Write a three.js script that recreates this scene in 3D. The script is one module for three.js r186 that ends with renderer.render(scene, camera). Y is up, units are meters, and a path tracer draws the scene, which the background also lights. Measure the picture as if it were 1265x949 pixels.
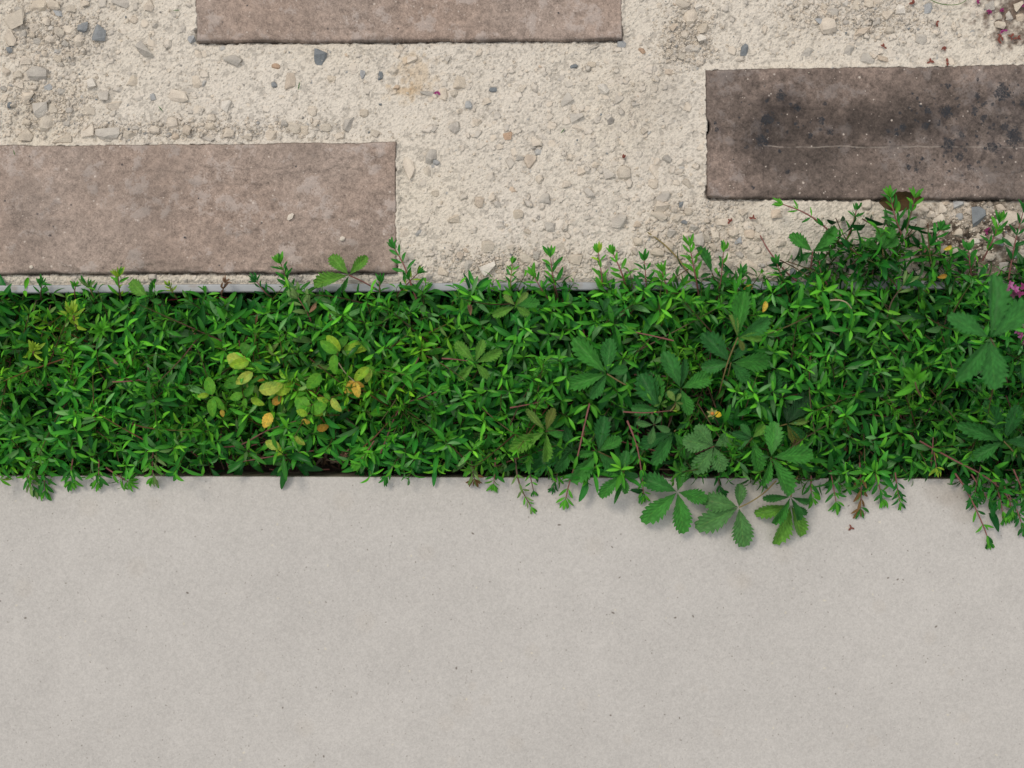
import * as THREE from 'three';
import { ConvexGeometry } from 'three/addons/geometries/ConvexGeometry.js';

// ---------------------------------------------------------------- camera, sky, sun, exposure
const scene = new THREE.Scene();
const D = 1.5;                                             // eye height above the gravel
const camera = new THREE.PerspectiveCamera(2 * Math.atan(0.4745 / D) * 180 / Math.PI, 1265 / 949, 0.05, 200);
camera.up.set(0, 0, -1);
camera.position.set(0, D, 0);
camera.lookAt(0, 0, 0);
camera.focus = D - 0.005;
camera.userData.fStop = 2.2;
camera.updateMatrixWorld();
scene.add(camera);
const SUN = new THREE.Vector3(-0.42, 0.80, -0.50).normalize();
{ // overcast sky, brightest overhead, a little brighter round the veiled sun
  const w = 256, h = 128, a = new Float32Array(w * h * 4);
  for (let j = 0; j < h; j++) for (let i = 0; i < w; i++) {
    const th = (j + 0.5) / h * Math.PI - Math.PI / 2, ph = (i + 0.5) / w * 2 * Math.PI - Math.PI;
    const s = Math.sin(th), d = new THREE.Vector3(Math.cos(th) * Math.cos(ph), s, Math.cos(th) * Math.sin(ph));
    let L = s > 0 ? 0.28 + 0.68 * s : 0.28 * Math.max(0.25, 1 + s * 4);
    const g = Math.max(0, d.dot(SUN));
    if (s > -0.1) L *= 0.9 + 0.5 * Math.pow(g, 4);
    a.set([L * 1.0, L * 1.0, L * 1.02, 1], (j * w + i) * 4);
  }
  const t = new THREE.DataTexture(a, w, h, THREE.RGBAFormat, THREE.FloatType);
  t.mapping = THREE.EquirectangularReflectionMapping; t.magFilter = t.minFilter = THREE.LinearFilter; t.needsUpdate = true;
  scene.background = t; scene.environment = t;
}
const sun = new THREE.DirectionalLight(0xfff2e2, 1.45);
sun.position.copy(SUN).multiplyScalar(6); sun.castShadow = true; sun.shadow.radius = 32;
sun.shadow.mapSize.set(2048, 2048);
Object.assign(sun.shadow.camera, { left: -1.2, right: 1.2, top: 1.2, bottom: -1.2, near: 1, far: 12 });
scene.add(sun);
const EXPOSURE = 1.0;

// ---------------------------------------------------------------- helpers
function rngOf(seed) { let a = seed >>> 0; return () => { a = (a + 0x6D2B79F5) | 0; let t = Math.imul(a ^ (a >>> 15), 1 | a); t = (t + Math.imul(t ^ (t >>> 7), 61 | t)) ^ t; return ((t ^ (t >>> 14)) >>> 0) / 4294967296; }; }
const V = (x, y, z) => new THREE.Vector3(x, y, z);
const clamp = (x, a = 0, b = 1) => Math.min(b, Math.max(a, x));
const lerp = (a, b, t) => a + (b - a) * t;
const sstep = (a, b, x) => { const t = clamp((x - a) / (b - a)); return t * t * (3 - 2 * t); };
const LAT = new Float32Array(65536); { const r = rngOf(77); for (let i = 0; i < 65536; i++) LAT[i] = r() * 2 - 1; }
function vnoise(x, y, per = 256) {                          // value noise, periodic in x
  const xi = Math.floor(x), yi = Math.floor(y); let fx = x - xi, fy = y - yi;
  fx = fx * fx * fx * (fx * (fx * 6 - 15) + 10); fy = fy * fy * fy * (fy * (fy * 6 - 15) + 10);
  const x0 = ((xi % per) + per) % per & 255, x1 = (((xi + 1) % per) + per) % per & 255, y0 = (yi & 255) << 8, y1 = ((yi + 1) & 255) << 8;
  const a = LAT[y0 + x0], b = LAT[y0 + x1], c = LAT[y1 + x0], d = LAT[y1 + x1];
  return a + (b - a) * fx + (c - a + (a - b - c + d) * fx) * fy;
}
function fbm(x, y, o = 4, per = 256) { let s = 0, a = 0.5, n = 0; for (let i = 0; i < o; i++) { s += a * vnoise(x + i * 17.3 * (per === 256 ? 1 : 0), y + i * 31.7, per); n += a; a *= 0.5; x *= 2; y *= 2; per = Math.min(256, per * 2); } return s / n; }
const W = (px, y) => (px - 632.5) / 1000 * (D - y) / D;     // places read off the photograph, at a height
const P = (px, py, y = 0) => V((px - 632.5) / 1000 * (D - y) / D, y, (py - 474.5) / 1000 * (D - y) / D);
const toS = (c) => { c = clamp(c); return Math.round(255 * (c <= 0.0031308 ? c * 12.92 : 1.055 * Math.pow(c, 1 / 2.4) - 0.055)); };
function colorTex(w, h, fn) {
  const a = new Uint8Array(w * h * 4);
  for (let j = 0; j < h; j++) for (let i = 0; i < w; i++) { const c = fn(i, j), k = (j * w + i) * 4; a[k] = toS(c[0]); a[k + 1] = toS(c[1]); a[k + 2] = toS(c[2]); a[k + 3] = 255; }
  const t = new THREE.DataTexture(a, w, h); t.colorSpace = THREE.SRGBColorSpace; return wrapTex(t);
}
function grayTex(w, h, fn) {
  const a = new Uint8Array(w * h * 4);
  for (let j = 0; j < h; j++) for (let i = 0; i < w; i++) { const c = Math.round(255 * clamp(fn(i, j))), k = (j * w + i) * 4; a[k] = a[k + 1] = a[k + 2] = c; a[k + 3] = 255; }
  return wrapTex(new THREE.DataTexture(a, w, h));
}
function wrapTex(t) { t.wrapS = t.wrapT = THREE.RepeatWrapping; t.magFilter = THREE.LinearFilter; t.minFilter = THREE.LinearMipmapLinearFilter; t.generateMipmaps = true; t.needsUpdate = true; return t; }
const used = new Map();
function numbered(n) { const k = used.get(n) || 0; used.set(n, k + 1); return k ? n + '_' + String(k).padStart(3, '0') : n; }
function shade(o) { o.traverse((m) => { if (m.isMesh) { m.castShadow = true; m.receiveShadow = true; } }); return o; }
function thing(o, name, label, category, group) { o.name = numbered(name); o.userData = { label, category }; if (group) o.userData.group = group; scene.add(shade(o)); return o; }
function setting(o, name, label) { o.name = name; o.userData = { kind: 'structure', label }; scene.add(shade(o)); return o; }
function part(parent, geo, mat, name, label) { const m = new THREE.Mesh(geo, mat); m.name = name; if (label) m.userData.label = label; parent.add(m); return m; }
class MB {                                                   // a mesh under construction
  constructor() { this.p = []; this.u = []; this.c = []; this.i = []; }
  vert(x, y, z, u, v, c) { this.p.push(x, y, z); this.u.push(u, v); if (c) this.c.push(c[0], c[1], c[2]); return this.p.length / 3 - 1; }
  tri(a, b, c) { this.i.push(a, b, c); }
  quad(a, b, c, d) { this.i.push(a, b, c, a, c, d); }
  add(geo, m, col) {
    const p = geo.attributes.position, u = geo.attributes.uv, k = this.p.length / 3, v = V(0, 0, 0), gc = geo.attributes.color;
    for (let i = 0; i < p.count; i++) { v.fromBufferAttribute(p, i).applyMatrix4(m); this.p.push(v.x, v.y, v.z); this.u.push(u.getX(i), u.getY(i)); if (gc) this.c.push(gc.getX(i), gc.getY(i), gc.getZ(i)); else if (col) this.c.push(col[0], col[1], col[2]); }
    for (const i of geo.index.array) this.i.push(i + k);
  }
  tube(pts, radii, sides, col0, col1) {
    const n = pts.length, rows = [], t = V(0, 0, 0), a = V(0, 0, 0), b = V(0, 0, 0);
    for (let i = 0; i < n; i++) {
      t.copy(pts[Math.min(n - 1, i + 1)]).sub(pts[Math.max(0, i - 1)]).normalize();
      a.set(0.31, 0.2, 0.93).cross(t).normalize(); b.copy(t).cross(a).normalize();
      const row = [], f = i / (n - 1), c = col0 ? [0, 1, 2].map((k) => lerp(col0[k], (col1 || col0)[k], f)) : null;
      for (let s = 0; s <= sides; s++) { const q = s / sides * 2 * Math.PI, cx = Math.cos(q) * radii[i], sx = Math.sin(q) * radii[i]; row.push(this.vert(pts[i].x + a.x * cx + b.x * sx, pts[i].y + a.y * cx + b.y * sx, pts[i].z + a.z * cx + b.z * sx, s / sides * 0.01, f * 0.05, c)); }
      rows.push(row);
    }
    for (let i = 0; i < n - 1; i++) for (let s = 0; s < sides; s++) this.quad(rows[i][s], rows[i][s + 1], rows[i + 1][s + 1], rows[i + 1][s]);
    const e = this.vert(pts[n - 1].x, pts[n - 1].y, pts[n - 1].z, 0, 0, col1 || col0); for (let s = 0; s < sides; s++) this.tri(rows[n - 1][s], rows[n - 1][s + 1], e);
  }
  geo() {
    const g = new THREE.BufferGeometry();
    g.setAttribute('position', new THREE.BufferAttribute(new Float32Array(this.p), 3)); g.setAttribute('uv', new THREE.BufferAttribute(new Float32Array(this.u), 2));
    if (this.c.length) g.setAttribute('color', new THREE.BufferAttribute(new Float32Array(this.c), 3));
    g.setIndex(this.i); g.computeVertexNormals(); return g;
  }
}
function frameM(o, dir, up, sx, sy = sx, sz = sx) {          // x along dir, y near up
  const x = dir.clone().normalize(), z = x.clone().cross(up).normalize(), y = z.clone().cross(x);
  return new THREE.Matrix4().makeBasis(x.multiplyScalar(sx), y.multiplyScalar(sy), z.multiplyScalar(sz)).setPosition(o);
}
function curve(pts, n) { return new THREE.CatmullRomCurve3(pts).getPoints(n); }

// ---------------------------------------------------------------- layout lines (photo pixels at gravel height)
const edgeFront = (px) => 362.8 - 6.2 * px / 1265;           // bed side of the metal edging
const concEdge = (px) => 587.8 + 4.2 * px / 1265;            // bed side of the concrete
const TOP_C = 0.012, TOP_E = 0.007, TOP_S = 0.006, SOIL = -0.07, XR = 1.0;
const zEdge = (x) => P(0, edgeFront(x * 1000 + 632.5), TOP_E).z;
const zConc = (x) => P(0, concEdge(x * 1000 + 632.5), TOP_C).z;
const SLABS = [
  { c: [[-40, 180], [489.5, 176], [489.5, 336.5], [-40, 338.5]], seed: 3 },
  { c: [[237, -112], [766, -113], [768.5, 48.5], [242, 51.5]], seed: 9 },
  { c: [[872, 86], [1402, 76.5], [1402, 247.5], [874, 244.5]], seed: 15 },
];
for (const s of SLABS) s.w = s.c.map(([x, y]) => P(x, y, TOP_S));
function slabUV(s, x, z) {                                   // inverse of the (near rectangular) slab: u, v and metres to the nearest edge
  const [a, b, c, d] = s.w; let v = 0.5, u = 0.5;
  for (let k = 0; k < 3; k++) { const xl = lerp(a.x, d.x, v), xr = lerp(b.x, c.x, v); u = (x - xl) / (xr - xl); const zt = lerp(a.z, b.z, u), zb = lerp(d.z, c.z, u); v = (z - zt) / (zb - zt); }
  return [u, v, Math.min(u * 0.528, (1 - u) * 0.528, v * 0.16, (1 - v) * 0.16)];
}

// ---------------------------------------------------------------- gravel: raster of sand, grit and chips, periodic in x
const GP = 1.4, GW = 2048, gx = GP / GW, GZ = -0.56, GH = Math.ceil(0.46 / gx);
const gh = new Float32Array(GW * GH), gc = new Float32Array(GW * GH * 3);
{
  const r = rngOf(11);
  for (let j = 0; j < GH; j++) for (let i = 0; i < GW; i++) {
    const x = i / GW, z = j / GW, k = j * GW + i;
    const big = fbm(x * 24, z * 24, 3, 24), mid = fbm(x * 150, z * 150, 3, 150), fine = vnoise(x * 512, z * 512, 512), fine2 = vnoise(x * 1024 + 0.5, z * 1024 + 9.5, 1024);
    gh[k] = big * 0.0016 + mid * 0.0008 + fine * 0.0005 + fine2 * 0.0004 + (r() - 0.5) * 0.0004;
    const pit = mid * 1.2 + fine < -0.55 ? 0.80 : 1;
    const t = (1 + 0.05 * big + 0.07 * mid + 0.07 * fine + 0.05 * fine2 + (r() - 0.5) * 0.16) * pit, warm = fbm(x * 12 + 40, z * 12 + 7, 2, 12);
    gc[k * 3] = 0.612 * t; gc[k * 3 + 1] = (0.562 - 0.006 * warm) * t; gc[k * 3 + 2] = (0.482 - 0.02 * warm) * t; if (r() < 0.02) for (let c = 0; c < 3; c++) gc[k * 3 + c] *= 0.55;
  }
  const tones = [[0.60, 0.54, 0.46], [0.55, 0.50, 0.43], [0.66, 0.60, 0.52], [0.50, 0.46, 0.40], [0.47, 0.435, 0.385], [0.62, 0.54, 0.44]];
  const pits = [[65, 40, 85, 50], [60, 130, 75, 45], [230, 160, 240, 16], [860, 290, 80, 55], [1200, 285, 75, 50], [1060, 20, 120, 30], [850, 45, 40, 45], [640, 325, 140, 26]];
  for (let n = 0; n < 62000; n++) {
    let cx = r() * GW, cz = r() * GH, pile = n > 56500;
    if (pile) { const q = pits[Math.floor(r() * pits.length)], w = P(q[0] + (r() + r() - 1) * q[2], q[1] + (r() + r() - 1) * q[3]); cx = (w.x + GP / 2) / gx; cz = clamp((w.z - GZ) / gx, 0, GH - 1); }
    const dens = fbm(cx / GW * 9, cz / GW * 9, 3, 9);
    if (!pile && r() > 0.6 + dens * 1.1) continue;
    const rad = (pile ? 1.3 + 3.2 * r() * r() : Math.min(6.2, 0.85 * Math.pow(r() + 0.002, -0.47))) / 1000 / gx, el = 0.6 + 0.4 * r(), rot = r() * 6.283, ca = Math.cos(rot), sa = Math.sin(rot);
    const ne = 5 + Math.floor(r() * 3), ed = [];
    for (let e = 0; e < ne; e++) { const q = (e + r() * 0.7) / ne * 6.283; ed.push([Math.cos(q), Math.sin(q), (0.7 + 0.3 * r()), 0.5 + r() * 1.3]); }
    const prot = rad * gx * (pile ? 0.45 + 0.5 * r() : 0.14 + 0.5 * r() * r()), tx = (r() - 0.5) * 0.35, tz = (r() - 0.5) * 0.35;
    const kz = clamp(Math.round(cz), 0, GH - 1), kx = Math.floor(cx) % GW, h0 = gh[kz * GW + kx];
    let tone = tones[Math.floor(r() * tones.length)]; const q = r();
    if (q < 0.008) tone = [0.21, 0.23, 0.25]; else if (q < 0.018) tone = [0.38, 0.39, 0.39]; else if (q < 0.022) tone = [0.52, 0.38, 0.26]; else if (q < 0.028) tone = [0.07, 0.07, 0.075];
    if (rad > 4.5 && tone[0] < 0.3 && r() < 0.7) tone = tones[3];
    const tv = 0.92 + r() * 0.16, R = Math.ceil(rad) + 1;
    for (let dj = -R; dj <= R; dj++) {
      const j = Math.round(cz) + dj; if (j < 0 || j >= GH) continue;
      for (let di = -R; di <= R; di++) {
        const i = ((Math.round(cx) + di) % GW + GW) % GW;
        const u = (ca * di + sa * dj) / rad, v = (-sa * di + ca * dj) / rad / el; let d = 9, hh = prot + (tx * u + tz * v) * prot;
        for (const e of ed) { const dd = e[2] - (u * e[0] + v * e[1]); if (dd < d) d = dd; hh = Math.min(hh, dd * rad * gx * e[3]); }
        if (d <= 0) { if (d > -0.22 && rad > 2.2) { const k = j * GW + i; gh[k] -= prot * 0.12; if (u + v > -0.3) for (let c = 0; c < 3; c++) gc[k * 3 + c] *= 0.86; } continue; }  // crevice shade painted into the sand along one side of larger chips
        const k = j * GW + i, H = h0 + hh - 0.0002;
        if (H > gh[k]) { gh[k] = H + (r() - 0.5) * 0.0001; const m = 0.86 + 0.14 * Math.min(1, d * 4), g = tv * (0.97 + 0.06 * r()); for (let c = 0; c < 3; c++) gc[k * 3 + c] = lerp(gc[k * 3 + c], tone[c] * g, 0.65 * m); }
        
      }
    }
  }
  // rusty stains, painted shade between piled stones, darker crumbs near the flowering corner
  const stainAndShade = (px, py, rad, col, amt) => { const p = P(px, py); for (let j = 0; j < GH; j++) { const z = GZ + j * gx; if (Math.abs(z - p.z) > rad * 1.6) continue; for (let i = 0; i < GW; i++) { let x = i * gx - GP / 2; const d = Math.hypot(x - p.x, z - p.z) / rad; if (d > 1.6) continue; const m = amt * sstep(1.3, 0.2, d + 0.9 * fbm(x * 130, z * 130, 3)); for (let c = 0; c < 3; c++) gc[(j * GW + i) * 3 + c] *= lerp(1, col[c], m); } } };
  stainAndShade(513, 92, 0.028, [0.86, 0.74, 0.58], 0.6); stainAndShade(497, 113, 0.018, [0.88, 0.76, 0.6], 0.6); stainAndShade(860, 290, 0.075, [0.84, 0.82, 0.79], 0.4); stainAndShade(930, 315, 0.06, [0.86, 0.84, 0.81], 0.4); stainAndShade(40, 30, 0.06, [0.88, 0.86, 0.83], 0.35); stainAndShade(40, 130, 0.05, [0.9, 0.88, 0.85], 0.35); stainAndShade(680, 325, 0.06, [0.92, 0.9, 0.88], 0.3); stainAndShade(1200, 270, 0.07, [0.72, 0.68, 0.63], 0.8);
  stainAndShade(1258, 8, 0.05, [0.25, 0.2, 0.18], 1); stainAndShade(1225, 330, 0.07, [0.3, 0.26, 0.22], 0.9); stainAndShade(1235, 265, 0.05, [0.4, 0.36, 0.32], 0.8); stainAndShade(1160, 310, 0.05, [0.45, 0.4, 0.36], 0.8); stainAndShade(800, 120, 0.05, [0.86, 0.85, 0.84], 0.8);
}
const gAt = (x, z) => { let i = Math.round(((x + GP / 2) / GP % 1 + 1) % 1 * GW) % GW, j = clamp(Math.round((z - GZ) / gx), 0, GH - 1); return gh[j * GW + i]; };
const grH = (x, z) => (gAt(x, z) * 2 + gAt(x + gx, z) + gAt(x, z + gx) + gAt(x - gx, z) + gAt(x, z - gx)) / 6;
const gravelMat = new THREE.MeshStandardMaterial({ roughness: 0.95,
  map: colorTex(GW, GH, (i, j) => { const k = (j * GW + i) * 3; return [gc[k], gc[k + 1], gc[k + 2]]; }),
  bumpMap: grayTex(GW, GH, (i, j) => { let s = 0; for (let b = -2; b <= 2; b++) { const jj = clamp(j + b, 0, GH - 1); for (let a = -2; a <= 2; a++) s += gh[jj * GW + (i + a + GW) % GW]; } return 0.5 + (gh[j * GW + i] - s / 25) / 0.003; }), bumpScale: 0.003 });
let gravel;
{
  const xs = []; for (let x = -XR; x < -0.66; x += 0.006) xs.push(x); for (let x = -0.66; x < 0.66; x += 0.00125) xs.push(x); for (let x = 0.66; x <= XR + 1e-6; x += 0.006) xs.push(x);
  const nz = 340, z0 = -0.54, p = new Float32Array(xs.length * (nz + 1) * 3), u = new Float32Array(xs.length * (nz + 1) * 2), idx = new Uint32Array((xs.length - 1) * nz * 6);
  let k = 0;
  for (let j = 0; j <= nz; j++) for (const x of xs) {
    const z = z0 + (zEdge(x) - 0.006 - z0) * j / nz; let y = grH(x, z);
    for (const s of SLABS) { const q = slabUV(s, x, z), low = sstep(0.9, 0.99, q[1]), d = q[2] + 0.0018 * vnoise(x * 220, z * 220); if (d > -0.006) y = lerp(lerp(y, TOP_S * 0.75 + 0.0012 * vnoise(x * 300, z * 300), (1 - low) * 0.75 * sstep(-0.006, -0.001, d)), d > 0.0022 ? -0.02 : low ? -0.006 : 0.002, sstep(low ? -0.003 : 0.0004, 0.0022, d)); }
    y -= 0.003 * sstep(0.006, 0, zEdge(x) - 0.011 - z);
    p.set([x, y, z], k * 3); u.set([(x + GP / 2) / GP, (z - GZ + gx / 2) / (GH * gx)], k * 2); k++;
  }
  k = 0; const nx = xs.length;
  for (let j = 0; j < nz; j++) for (let i = 0; i < nx - 1; i++) { const a = j * nx + i; idx.set([a, a + nx, a + 1, a + 1, a + nx, a + nx + 1], k); k += 6; }
  const g = new THREE.BufferGeometry(); g.setAttribute('position', new THREE.BufferAttribute(p, 3)); g.setAttribute('uv', new THREE.BufferAttribute(u, 2)); g.setIndex(new THREE.BufferAttribute(idx, 1)); g.computeVertexNormals();
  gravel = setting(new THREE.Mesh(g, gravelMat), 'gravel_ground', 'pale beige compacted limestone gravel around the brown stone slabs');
  const sh = new THREE.Shape([[-30, -30], [30, -30], [30, 30], [-30, 30]].map((q) => new THREE.Vector2(...q)));
  sh.holes.push(new THREE.Path([[-0.99, -0.85], [-0.99, 0.53], [0.99, 0.53], [0.99, -0.85]].map((q) => new THREE.Vector2(...q))));
  const og = new THREE.ShapeGeometry(sh); og.rotateX(-Math.PI / 2); const q = og.attributes.position, uv = og.attributes.uv; for (let i = 0; i < q.count; i++) uv.setXY(i, q.getX(i) / GP, q.getZ(i) / (GH * gx));
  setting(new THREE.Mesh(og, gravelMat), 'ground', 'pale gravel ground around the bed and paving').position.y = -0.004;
}
// ---------------------------------------------------------------- loose stones bedded in the gravel
{
  const r = rngOf(23), N = 26, shapes = [];
  for (let n = 0; n < N; n++) {
    const pts = [], round = n % 6 === 5;
    for (let k = 0; k < (round ? 24 : 13); k++) { const q = r() * 6.283, y = r() * 2 - 1, s = Math.sqrt(1 - y * y), e = round ? 1 : 0.82 + 0.3 * r(); pts.push(V(Math.sign(Math.cos(q)) * Math.pow(Math.abs(Math.cos(q)), 0.75) * s * 0.5 * e, clamp(y * 0.5 * e, -0.5, 0.32 + 0.12 * r()), Math.sign(Math.sin(q)) * Math.pow(Math.abs(Math.sin(q)), 0.75) * s * 0.5 * e)); }
    const g = new ConvexGeometry(pts); g.computeBoundingBox(); const b = g.boundingBox, sz = b.getSize(V(0, 0, 0)), c = b.getCenter(V(0, 0, 0));
    g.translate(-c.x, -c.y, -c.z); g.scale(1 / sz.x, 1 / sz.y, 1 / sz.z);
    const p = g.attributes.position, uv = new Float32Array(p.count * 2), nm = g.attributes.normal; for (let i = 0; i < p.count; i++) { const ax = Math.abs(nm.getX(i)) > 0.7, az = Math.abs(nm.getZ(i)) > 0.7; uv[i * 2] = (ax ? p.getY(i) : p.getX(i)) * 0.3 + n * 0.37; uv[i * 2 + 1] = (az ? p.getY(i) : p.getZ(i)) * 0.3 + n * 0.71; }
    g.setAttribute('uv', new THREE.BufferAttribute(uv, 2)); shapes.push(g);
  }
  const sTex = colorTex(256, 256, (i, j) => { const a = fbm(i / 32, j / 32, 4, 8), b = vnoise(i / 2, j / 2, 128), t = 0.80 + 0.16 * a + 0.08 * b; return [t, t * (0.995 + 0.01 * a), t * (0.985 + 0.02 * b)]; });
  const sBump = grayTex(256, 256, (i, j) => 0.5 + 0.35 * fbm(i / 16, j / 16, 4, 16) + 0.15 * vnoise(i / 2, j / 2, 128));
  const pal = { b: [[0.74, 0.655, 0.545], [0.69, 0.61, 0.50], [0.66, 0.595, 0.50], [0.76, 0.68, 0.575]], g: [[0.63, 0.585, 0.52], [0.60, 0.56, 0.50], [0.56, 0.525, 0.47]], s: [[0.25, 0.275, 0.295], [0.30, 0.32, 0.335]], l: [[0.46, 0.475, 0.485], [0.49, 0.50, 0.50]], w: [[0.82, 0.77, 0.69]], t: [[0.70, 0.59, 0.47], [0.64, 0.55, 0.45]], o: [[0.62, 0.44, 0.31]] };
  const mats = {}; for (const k in pal) mats[k] = pal[k].map((c) => new THREE.MeshStandardMaterial({ color: new THREE.Color().setRGB(c[0], c[1], c[2]), map: sTex, bumpMap: sBump, bumpScale: 0.0012, roughness: 0.92 }));
  const list = `20,25,27,22,b 50,7,22,17,b 102,34,14,14,s 122,41,18,21,s 179,61,21,20,g 72,16,13,10,l 47,91,27,18,g 33,75,14,12,b 36,121,18,16,b 50,136,19,21,g 57,154,20,21,b 32,168,18,16,b 77,172,25,13,b 110,163,16,18,b 133,165,32,17,g 160,168,14,11,b 84,37,18,13,b 98,50,16,14,b 74,41,13,13,b 43,34,11,12,b 14,48,13,21,b 12,62,7,9,s 13,131,7,8,s 68,7,17,12,b 150,4,26,11,g 184,8,13,14,b 128,119,15,15,g 140,129,16,18,b 110,138,16,11,b 165,100,15,13,b 189,120,8,9,l 8,88,10,12,b 5,110,9,8,g 23,106,13,9,b 60,108,12,8,l 6,122,13,11,b 24,14,12,11,g 88,12,12,9,b 105,5,12,8,b 58,26,11,12,b 30,42,12,10,g 62,50,14,11,b
397,71,18,23,s 237,49,10,10,l 288,76,25,15,g 221,119,26,15,b 279,131,13,17,w 359,101,13,21,t 339,105,7,8,s 256,171,19,9,g 282,164,15,12,b 305,168,13,10,b 334,167,18,17,b 364,158,16,14,b 376,161,10,13,b 403,158,13,11,b 430,155,18,19,g 386,137,11,13,b 213,152,14,15,b 232,162,10,13,t 341,82,11,7,o 243,102,13,17,b 262,146,11,9,b 450,140,12,10,b 463,165,11,9,b 420,168,11,9,b
568,103,15,17,b 547,117,13,17,b 560,116,10,9,b 527,114,17,8,g 579,130,9,11,l 609,111,10,7,s 627,168,12,10,o 561,157,14,15,g 532,194,15,19,g 539,201,9,8,l 527,211,10,14,b 506,208,14,29,b 655,199,15,18,t 642,195,11,7,g 535,160,13,8,g 448,92,7,12,l 470,94,6,11,s 510,75,14,12,b 590,152,12,9,b 500,290,15,17,b 592,250,11,14,t 673,245,15,14,g 700,228,11,9,b 640,265,14,12,b 560,270,15,12,b
711,146,17,15,g 700,122,17,17,g 745,110,16,14,w 714,158,15,9,b 753,214,16,14,g 771,214,17,19,b 808,212,13,19,b 807,227,12,12,b 820,243,21,13,g 818,257,21,19,b 841,253,6,9,s 793,63,10,7,o 732,60,19,6,g 864,78,10,8,b 849,227,13,12,b 719,214,11,13,b 765,273,20,18,g 728,240,14,16,g 709,82,10,5,s 768,55,12,10,l
843,5,18,15,b 853,23,19,20,b 868,35,15,13,b 919,62,12,15,s 856,60,21,10,g 866,49,13,9,w 1022,32,21,21,b 998,64,17,13,g 1057,8,12,18,b 1073,5,11,11,b 1096,19,13,12,b 1064,40,25,9,t 1098,38,11,9,b 1138,48,15,15,g 1048,62,15,15,g 1072,73,19,15,g 1257,9,12,14,b 1247,20,11,12,g 1260,22,10,11,t 1235,32,14,11,b 1012,26,13,9,l 1110,12,14,13,w 1145,10,16,14,l 1090,73,16,6,t 1085,2,13,9,b 1233,20,9,9,b 1222,8,12,12,g
1070,253,14,13,b 1184,254,13,12,l 1208,270,19,29,s 1141,258,13,13,b 1165,257,11,14,b 1167,250,11,8,t 1196,260,10,10,b 1236,258,12,12,t 1248,268,18,19,b 1210,293,13,8,b 1198,300,9,12,t 1247,298,21,15,b 1235,301,10,8,s 1205,298,9,9,w 1163,309,12,12,b 1128,261,10,11,b 1159,270,15,13,b 1149,265,10,10,b 1185,268,9,9,l 1238,245,11,7,b 1250,315,11,9,s 1138,276,14,12,b 1170,283,12,10,b 1178,310,11,9,b 1222,318,13,10,b 1240,330,14,12,g 1256,288,10,9,b
922,328,27,19,b 873,292,13,15,b 863,297,12,19,g 883,288,9,19,b 857,282,13,10,g 830,288,13,12,g 812,312,18,11,b 825,306,12,14,b 894,275,18,11,b 905,288,13,13,b 926,289,13,13,t 936,293,15,11,b 912,297,9,11,l 845,275,8,6,s 814,268,22,13,b 983,313,13,19,g 980,338,10,14,s 953,325,13,11,g 880,306,10,11,b 898,327,13,11,b 935,340,12,9,b 913,315,11,9,g 836,270,12,10,b 850,262,11,9,b 848,292,12,11,b 838,318,13,11,b 862,317,12,10,b 806,290,13,11,b 802,325,12,9,b 888,315,11,8,g 965,300,12,10,b 1040,330,14,12,b 1060,318,13,11,b 1028,345,12,8,b 1050,300,11,9,t
602,333,21,17,w 577,328,14,19,g 603,305,17,15,b 650,320,19,15,b 662,316,8,11,g 711,320,17,13,b 568,316,9,9,t 690,305,21,17,b 779,330,15,15,b 773,342,19,8,b 707,342,13,11,b 788,299,11,11,b 640,340,11,9,b 620,345,10,8,b 745,335,12,10,b 548,335,15,12,b 530,342,12,9,g`.split(/\s+/).map((s) => s.split(','));
  const spots = list.map(([x, y, w, h, k]) => [+x, +y, +w, +h, k]);
  const pits = [[65, 40, 80, 45], [60, 130, 70, 45], [230, 160, 240, 16], [860, 290, 80, 50], [1200, 285, 70, 45], [1060, 20, 110, 30], [850, 45, 40, 45], [640, 330, 130, 22]];
  let guard = 0;
  while (spots.length < 296 && guard++ < 9000) {
    const q = pits[Math.floor(r() * pits.length)], free = r() < 0.22, x = free ? r() * 1260 : q[0] + (r() + r() - 1) * q[2], y = free ? r() * 345 : q[1] + (r() + r() - 1) * q[3];
    if (x < 0 || x > 1265 || y < 0 || y > 345) continue; const wp = P(x, y); if (SLABS.some((s) => slabUV(s, wp.x, wp.z)[2] > -0.008)) continue;
    const w = 8.5 + r() * r() * 7, h = w * (0.65 + 0.4 * r()); if (spots.some((s) => Math.hypot(s[0] - x, s[1] - y) < (Math.max(s[2], s[3]) + w) * 0.46)) continue;
    spots.push([x, y, w, h, 'bbbbbbgggwt'[Math.floor(r() * 11)]]);
  }
  const said = { s: 'blue grey slate coloured stone', l: 'light bluish grey stone', o: 'orange stone', w: 'whitish stone' };
  for (const [px, py, w, h, k] of spots) {
    const big = Math.max(w, h), th = Math.min(w, h) * (0.42 + 0.25 * r()) / 1000, g = shapes[big < 12 && r() < 0.5 ? [5, 11, 17, 23][Math.floor(r() * 4)] : Math.floor(r() * N)], p = P(px, py);
    const loose = k === 's' || k === 'w' || r() < 0.3, m = part(gravel, g, mats[k][Math.floor(r() * mats[k].length)], numbered('stone'), said[k]);
    m.scale.set(w / 1000, th, h / 1000); m.position.set(p.x, grH(p.x, p.z) + th * (loose ? 0.16 : px > 780 && py > 240 ? 0.12 : px < 140 ? 0.06 : -0.05) + 0.0004, p.z); m.rotation.set((r() - 0.5) * 0.3, (r() - 0.5) * 0.6 + (r() < 0.5 ? Math.PI : 0), (r() - 0.5) * 0.3);
  }
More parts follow.
